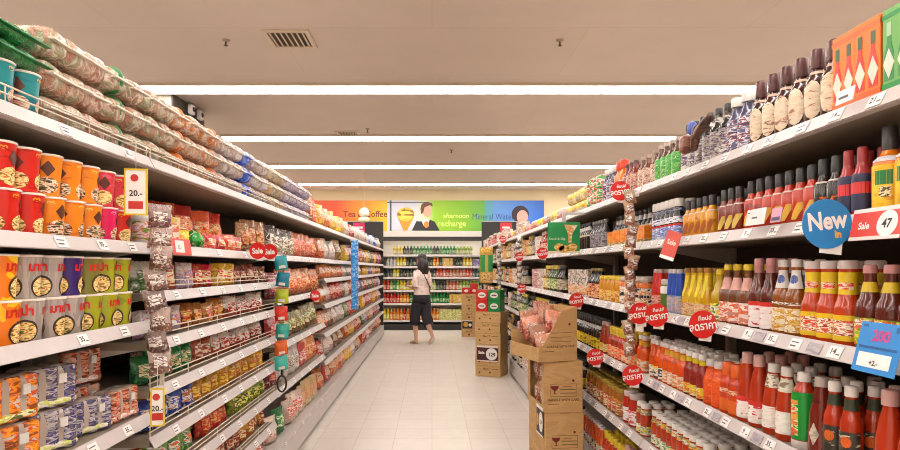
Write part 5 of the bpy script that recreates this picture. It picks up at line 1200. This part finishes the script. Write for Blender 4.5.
obj('card', MB().box(-.1, .1, -.002, .002, -.08, .08), mat('#2c2420', .5), sgn); obj('product_picture', MB().disc(.05, -.0035, -.0022, -.03, 0, 18), mat('#d8a838', .4), sgn); obj('border', MB().box(-.1, .1, -.0034, -.0021, .065, .08), whitep_, sgn)
obj('price_circle', MB().disc(.03, -.0035, -.0022, .055, -.01, 16), whitep_, sgn)

# ------------------------------------------------------------------ drinks cooler on the far wall
CY = 13.2; CX0, CX1 = -3.2, 3.2
t = empty('drinks_cooler', (0, CY, 0)); tag(t, 'long open white drinks cooler against the far wall', 'cooler')
obj('back_panel', MB().box(CX0, CX1, .56, .6, .12, 2.12), mat('#dcd6cf', .5), t)
obj('plinth', MB().box(CX0, CX1, .03, .58, 0, .135), dark, t)
obj('canopy', MB().box(CX0, CX1, -.02, .6, 2.06, 2.17), mat('#e4ded6', .4), t)
obj('canopy_shadow_strip', MB().box(CX0, CX1, -.015, .06, 1.97, 2.06), mat('#3a3430', .5), t)  # dark strip standing in for the shadow beneath the canopy
for x in (CX0, -1.13, 1.95, CX1-.03): obj('side_wall', MB().box(x, x+.03, .0, .56, .136, 1.97), mat('#d8d2cc', .5), t)
DL = [.215, .585, .875, 1.165, 1.405, 1.66]
for z in DL:
    s = obj('shelf', MB().box(-1.09, 1.94, .06, .555, z-.03, z), mat('#e2dcd4', .45), t)
    obj('price_rail', MB().box(-1.09, 1.94, .04, .058, z-.036, z+.012), mat('#eae4de', .4), s)
tl = obj('top_light', MB().box(-1.05, 1.9, .07, .17, 1.985, 2.0), emit('#fff8ee', 7.0), t)
def drink(key, body, capc, lab, r=.0355, h=.215, name='drink_bottle', cat='drink bottle'):
    return bottle(name, cat, std_prof(r, h, .015, .68, .86), (.0175, h*.92, h*1.01), sauce(body), mat(capc, .4), [('label', h*.15, h*.5, 0, None, 'band', printed(lab, 40))], seg=10)
DR = {'y': (drink('y', '#d8b81c', '#e8d860', ['#f0e060', '#e8e8c8']), 'yellow drink bottle'), 'g': (drink('g', '#1c7a34', '#2c9a44', ['#2ca050', '#d8e0c0']), 'green drink bottle'),
      'k': (drink('k', '#26302a', '#4a4a44', ['#3c4a3c', '#a8a890']), 'dark drink bottle'), 'l': (drink('l', '#8aa83c', '#d8d8a0', ['#c8d880', '#e8e8d0']), 'pale green drink bottle'),
      'o': (drink('o', '#d87a1c', '#e8a040', ['#e89a30', '#f0d8a0']), 'orange drink bottle'), 'r': (drink('r', '#c8301c', '#d84a38', ['#d83c2c', '#e8c8b8']), 'red drink bottle'),
      'p': (drink('p', '#b86a50', '#d8c0b0', ['#d89078', '#e8dcd0']), 'peach drink bottle'), 'w': (drink('w', '#c8c4bc', '#e0dcd8', ['#d8d4d0', '#9ca8b8']), 'white drink bottle'),
      'd': (drink('d', '#1c4a40', '#d8d8d4', ['#2c6a5a', '#c8d0cc']), 'deep teal drink bottle'),
      'u': (Spec('drink_carton', 'drink carton', .07, .07, .17, [('drink_carton', MB().rbox(-.035, .035, -.035, .035, 0, .17).mesh('drink_carton', printed(['#5a4a90', '#8a80b8', '#d8d4e4'], 26)), None)]), 'purple drink carton'),
      't': (Spec('drink_carton', 'drink carton', .07, .07, .19, [('drink_carton', MB().rbox(-.035, .035, -.035, .035, 0, .19).mesh('drink_carton', printed(['#d8a040', '#e0c068', '#d8b050', '#e8d8a8'], 26)), None)]), 'tan drink carton'),
      'm': (Spec('drink_carton', 'drink carton', .07, .07, .2, [('drink_carton', MB().rbox(-.035, .035, -.035, .035, 0, .2).mesh('drink_carton', printed(['#b8b850', '#d8d878', '#e8e8c0', '#a8a83c'], 26)), None)]), 'lime yellow drink carton'), ' ': None}
ROWS = {5: '   yyykkkggggggkkggggglllll', 4: ' wwwyyykkkkkkkkookttt kkyyyuuu', 3: ' kkyykkkkkkkkkkkrrprppppprrddd', 2: 'rrlglyyyyyylllllkkkppppllllllddd', 1: 'rrrrroooggggggggggggtttttttwwwww', 0: 'yyooooroorooooooommmmmmmmmmmmmm'}
NM = {5: 'top', 4: 'second', 3: 'third', 2: 'fourth', 1: 'fifth', 0: 'bottom'}
for lev, codes in ROWS.items():
    cnt = {}
    for i, c in enumerate(codes):
        if DR.get(c) is None: continue
        sp, ds = DR[c]; cnt[c] = cnt.get(c, 0)+1
        place(sp, (-1.05+.0735*i, CY+.105, DL[lev]+.0005), R(rnd.uniform(-15, 15)), f'{ds}, {ordinal(cnt[c])} of its kind from left, {NM[lev]} cooler shelf', 'drinks in the far cooler', scale=(1, 1, {5: .95, 4: .95, 3: .95, 2: 1.05, 1: 1.1, 0: 1.2}[lev]))

# banner above the cooler
bz0, bz1 = 2.235, 2.94; YBN = 13.94
def px_x(x): return (x-432)/600*YBN
t = empty('wall_banner', (0, YBN, 0)); tag(t, 'long colourful banner of drinks on the wall above the cooler', 'banner')
def grad(key, stops, x0, x1):
    m, nt, b = new_mat(key); L = nt.links.new
    tc = nt.nodes.new('ShaderNodeTexCoord'); sx = nt.nodes.new('ShaderNodeSeparateXYZ'); mr = nt.nodes.new('ShaderNodeMapRange'); r = nt.nodes.new('ShaderNodeValToRGB')
    mr.inputs[1].default_value = x0; mr.inputs[2].default_value = x1
    L(tc.outputs['Object'], sx.inputs[0]); L(sx.outputs[0], mr.inputs[0]); L(mr.outputs[0], r.inputs[0]); L(r.outputs[0], b.inputs['Base Color'])
    el = r.color_ramp.elements; el[0].position, el[0].color = stops[0][0], lin(stops[0][1]); el[1].position, el[1].color = stops[-1][0], lin(stops[-1][1])
    for p, c in stops[1:-1]: e = el.new(p); e.color = lin(c)
    b.inputs['Roughness'].default_value = .45
    return m
xa, xb, xc, xd, xe = -3.2, -1.04, .05, 1.22, 2.6
obj('tea_panel', MB().box(xa, xb, -.004, .02, bz0, bz1), grad('banner tea', [(0, '#c8401c'), (.45, '#d2481c'), (.75, '#dc8a1c'), (1, '#d8ac1c')], xa, xb), t)
obj('photo_panel', MB().box(xb, xc, -.004, .02, bz0, bz1), grad('banner photo', [(0, '#c0c0d0'), (.6, '#c4c4cc'), (.8, '#c8d0a0'), (1, '#8ab82a')], xb, xc), t)
obj('green_panel', MB().box(xc, xd, -.004, .02, bz0, bz1), grad('banner green', [(0, '#8cb824'), (.6, '#74a818'), (1, '#5a9a3c')], xc, xd), t)
obj('water_panel', MB().box(xd, xe, -.004, .02, bz0, bz1), grad('banner water', [(0, '#4a9a8a'), (.2, '#5a8ac8'), (.6, '#4a7cc8'), (1, '#1c5ab8')], xd, xe), t)
w = MB(); put_text(w, 'Tea & Coffee', .2, -1.55, 2.62, -.007, .003, .95); obj('tea_lettering', w, mat('#6a2c14', .5), t)
w = MB(); put_text(w, 'afternoon', .15, .56, 2.58, -.007, .002); put_text(w, 'recharge', .19, .46, 2.40, -.007, .003); obj('recharge_lettering', w, mat('#c8e070', .5), t)
w = MB(); put_text(w, 'Mineral Water', .2, 1.42, 2.56, -.007, .0, .82); obj('water_lettering', w, mat('#2c4480', .5), t)
obj('window_frame', MB().box(xb+.06, xb+.1, -.008, -.0042, bz0, bz1).box(xb, xc-.15, -.008, -.0042, 2.885, 2.905), mat('#4a4a54', .5), t)
obj('cone_picture', MB().prism([(-.66, 2.24), (-.58, 2.24), (-.42, 2.55), (-.80, 2.55)], -.009, -.0045), mat('#d8902c', .5), t)
obj('ice_cream_picture', MB().disc(.2, -.012, -.006, -.61, 2.62, 24, .8), printed(['#8a5a1c', '#e0b83c', '#e8c850'], 6), t)
obj('suit_picture', MB().prism([(-.47, 2.24), (.18, 2.24), (.06, 2.45), (-.12, 2.52), (-.2, 2.45), (-.36, 2.46)], -.010, -.0046), mat('#26242c', .5), t)
obj('shirt_picture', MB().prism([(-.26, 2.52), (-.05, 2.52), (-.09, 2.36), (-.2, 2.36)], -.0115, -.0102), mat('#ddd4d4', .5), t)
obj('face_picture', MB().disc(.11, -.013, -.006, -.11, 2.69, 20, 1.25), mat('#d8a48c', .5), t)
obj('hair_picture', MB().prism([(-.25, 2.62), (-.2, 2.66), (-.17, 2.78), (-.05, 2.83), (.02, 2.80), (.0, 2.88), (-.12, 2.91), (-.24, 2.86), (-.27, 2.74)], -.0145, -.0131), mat('#6a3a30', .5), t)
obj('orange_drink_picture', MB().disc(.06, -.0125, -.0116, -.13, 2.38, 16, 1.3), mat('#d8842c', .5), t)
obj('dark_hair_picture', MB().disc(.2, -.008, -.0045, 2.05, 2.62, 24, 1.0), mat('#281c28', .5), t)
obj('second_face_picture', MB().disc(.13, -.011, -.0081, 2.1, 2.56, 20, 1.2), mat('#d8a090', .5), t)
struct('trim_1', MB().box(-3.2, 3.2, YBN-.01, YF-.001, 2.175, 2.23), mat('#e2dcc8', .5))

# ------------------------------------------------------------------ shopper
def build_person():
    root = empty('person', (-.19, 10.82, 0), R(220)); root.scale = (.86, .92, 1)
    tag(root, 'person with long black hair in pale pink top and black culottes walking away', 'person')
    P = MB()
    # torso, neck and head
    P.tube([(0, .01, .80), (0, .01, .88), (0, 0, .98), (0, .0, 1.10), (0, .01, 1.22), (0, .015, 1.30), (0, .01, 1.345), (0, .0, 1.37), (0, -.005, 1.44)],
           [(.13, .09), (.16, .11), (.135, .095), (.125, .09), (.15, .10), (.165, .09), (.10, .065), (.05, .05), (.048, .05)], 20)
    P.lump(.15, .185, .225, 2.25, 0, 1, 0, 8, base=1.39, c=(0, -.015, 0))
    P.tube([(0, -.10, 1.515), (0, -.125, 1.485), (0, -.10, 1.475)], [.010, .014, .012], 8)      # nose
    for s in (-1, 1): P.lump(.02, .035, .06, 2, 0, 1, 0, 3, base=1.465, c=(s*.077, .0, 0))      # ears
    P.tube([(-.022, -.105, 1.448), (0, -.112, 1.447), (.022, -.105, 1.448)], [.004, .007, .004], 6)   # lips
    def limb(pts, rad): P.tube(pts, rad, 14)
    aL = [(.155, .01, 1.29), (.185, .03, 1.18), (.205, .045, 1.05), (.19, -.05, 1.02), (.165, -.17, 1.03)]
    limb(aL, [.05, .044, .036, .034, .024])
    aR = [(-.155, .01, 1.29), (-.185, .02, 1.17), (-.20, .03, 1.04), (-.20, -.02, .94), (-.19, -.07, .84)]
    limb(aR, [.05, .044, .036, .032, .023])
    lL = [(.08, .0, .84), (.085, -.06, .66), (.085, -.10, .47), (.085, -.09, .30), (.085, -.07, .10), (.085, -.075, .06)]
    limb(lL, [.10, .082, .058, .055, .034, .034])
    lR = [(-.08, .01, .84), (-.085, .03, .66), (-.085, .05, .47), (-.085, .13, .32), (-.085, .235, .165), (-.085, .245, .14)]
    limb(lR, [.10, .082, .058, .055, .034, .034])
    P.tube([(.085, -.04, .05), (.085, -.10, .05), (.088, -.17, .035), (.09, -.225, .03)], [(.034, .034), (.038, .03), (.042, .02), (.028, .013)], 12)
    P.tube([(-.085, .26, .14), (-.086, .22, .10), (-.088, .18, .055), (-.09, .145, .03)], [(.034, .03), (.038, .03), (.042, .022), (.028, .014)], 12)
    # hands: palm, four fingers and a thumb each
    def hand(w, d, side):
        w = Vector(w); d = Vector(d).normalized(); u = Vector((side, 0, 0)); u = (u-d*u.dot(d)).normalized(); nrm = d.cross(u)
        P.tube([w, w+d*.03, w+d*.075], [(.02, .022), (.036, .014), (.036, .012)], 10)
        for k, ln in enumerate((.058, .070, .075, .066)):
            b = w+d*.075+u*(.027-.018*k)*-1
            P.tube([b-d*.01, b+d*ln*.45, b+d*ln*.8-nrm*.012*side, b+d*ln*.95-nrm*.03*side], [.009, .0085, .008, .0065], 8)
        b = w+d*.025-u*.03
        P.tube([b+u*.01, b-u*.018+d*.02, b-u*.022+d*.048], [.011, .010, .008], 8)
    hand(aL[-1], (-.2, -1, .15), 1); hand(aR[-1], (.05, -.35, -1), -1)
    me = P.mesh('body', mat('#d8a68c', .55))
    o = bpy.data.objects.new('body', me); C.objects.link(o)
    m = o.modifiers.new('remesh', 'REMESH'); m.mode = 'VOXEL'; m.voxel_size = .0065; m.use_smooth_shade = True
    s = o.modifiers.new('smooth', 'SMOOTH'); s.factor = .4; s.iterations = 3
    dg = bpy.context.evaluated_depsgraph_get(); dg.update()
    nm = bpy.data.meshes.new_from_object(o.evaluated_get(dg)); o.modifiers.clear(); o.data = nm; nm.name = 'body'
    if not nm.materials: nm.materials.append(mat('#d8a68c', .55))
    for p in nm.polygons: p.use_smooth = True
    o.parent = root
    for s_ in (-1, 1):
        obj('eye', MB().lump(.022, .012, .012, 2, 0, 1, 0, 3, base=1.503, c=(s_*.032, -.102, 0)), mat('#2c2420', .2), root)
    # pale pink top with elbow sleeves
    S = MB()
    S.tube([(0, .01, .885), (0, .008, .93), (0, .0, 1.02), (0, .0, 1.12), (0, .01, 1.22), (0, .015, 1.29), (0, .012, 1.335), (0, .008, 1.365)],
           [(.185, .135), (.18, .13), (.168, .12), (.16, .115), (.175, .118), (.185, .108), (.13, .085), (.072, .066)], 24, caps=False)
    S.tube([(.14, .01, 1.30), (.18, .02, 1.20), (.205, .04, 1.07), (.205, .035, 1.045)], [.06, .064, .062, .064], 16, caps=False)
    S.tube([(-.14, .01, 1.30), (-.18, .015, 1.19), (-.202, .03, 1.06), (-.203, .03, 1.035)], [.06, .064, .062, .064], 16, caps=False)
    obj('top', S, printed(['#d8aaa2', '#e6cfc8', '#e8d4cc', '#dcb8b0'], 9, .8, weights=[1, 3, 3, 1]), root)
    # black culottes
    T = MB()
    T.tube([(0, .01, .76), (0, .012, .84), (0, .01, .91)], [(.205, .145), (.195, .14), (.165, .12)], 24)
    T.tube([(.075, .005, .85), (.085, -.05, .68), (.088, -.095, .50), (.09, -.10, .34)], [(.115, .125), (.112, .115), (.108, .105), (.112, .11)], 18)
    T.tube([(-.075, .01, .85), (-.085, .03, .68), (-.086, .055, .50), (-.086, .13, .35)], [(.115, .125), (.112, .115), (.108, .105), (.112, .11)], 18)
    obj('culottes', T, mat('#2b2730', .8), root)
    # hair
    H = MB()
    H.lump(.185, .20, .21, 2.3, .006, 16, 3, 8, base=1.425, c=(0, .014, 0))
    H.tube([(0, .055, 1.55), (0, .075, 1.45), (0, .085, 1.36), (0, .09, 1.27), (0, .088, 1.21)], [(.085, .055), (.105, .055), (.115, .05), (.10, .04), (.06, .02)], 18)
    H.tube([(.075, .02, 1.52), (.09, .03, 1.42), (.095, .045, 1.30), (.08, .06, 1.22)], [.03, .035, .03, .012], 10)
    H.tube([(-.075, .02, 1.52), (-.09, .03, 1.42), (-.095, .045, 1.30), (-.08, .06, 1.22)], [.03, .035, .03, .012], 10)
    # keep the face clear
    H.v = [(x, max(y, -.045) if z < 1.56 else y, z) for x, y, z in H.v]
    obj('hair', H, printed(['#1c1412', '#2c1e1a', '#241815'], 40, .45, stretch=(1, 1, .1)), root)
    # shoulder strap and sandals
    obj('bag_strap', MB().tube([(.10, -.085, 1.22), (.12, -.04, 1.335), (.115, .03, 1.365), (.07, .105, 1.30), (-.02, .135, 1.16), (-.12, .125, 1.02), (-.175, .06, .93), (-.18, -.03, .92)], .010, 8), mat('#2a2424', .6), root)
    obj('sandal', MB().tube([(.085, -.02, .012), (.086, -.09, .012), (.088, -.16, .012), (.09, -.24, .012)], [(.034, .012), (.038, .012), (.044, .012), (.026, .012)], 12), mat('#cbb8a4', .6), root)
    sd = obj('sandal', MB().tube([(-.085, .295, .125), (-.086, .25, .078), (-.088, .20, .032), (-.09, .14, .012)], [(.034, .012), (.038, .012), (.044, .012), (.026, .012)], 12), mat('#e4dcd2', .6), root)
    obj('phone', MB().rbox(-.035, .035, -.004, .004, -.07, .07, .003).xf(Matrix.Translation((.13, -.29, 1.08)) @ Matrix.Rotation(R(-40), 4, 'X')), mat('#b8a8a4', .3), root)
build_person()

# ------------------------------------------------------------------ world, colour management
wd = bpy.data.worlds.new('world'); SC.world = wd; wd.use_nodes = True
wd.node_tree.nodes['Background'].inputs[0].default_value = (.8, .75, .7, 1); wd.node_tree.nodes['Background'].inputs[1].default_value = .0
SC.view_settings.view_transform = 'Standard'; SC.view_settings.look = 'None'; SC.view_settings.gamma = 1; SC.view_settings.use_curve_mapping = False
SC.view_settings.exposure = 0.0
SC.cycles.use_denoising = True; SC.cycles.denoising_prefilter = 'ACCURATE'; SC.cycles.filter_width = 1.0; SC.cycles.max_bounces = 8; SC.cycles.diffuse_bounces = 5; SC.cycles.sample_clamp_indirect = 6
print('OBJECTS', len(bpy.data.objects), 'THINGS', len(LABELS))
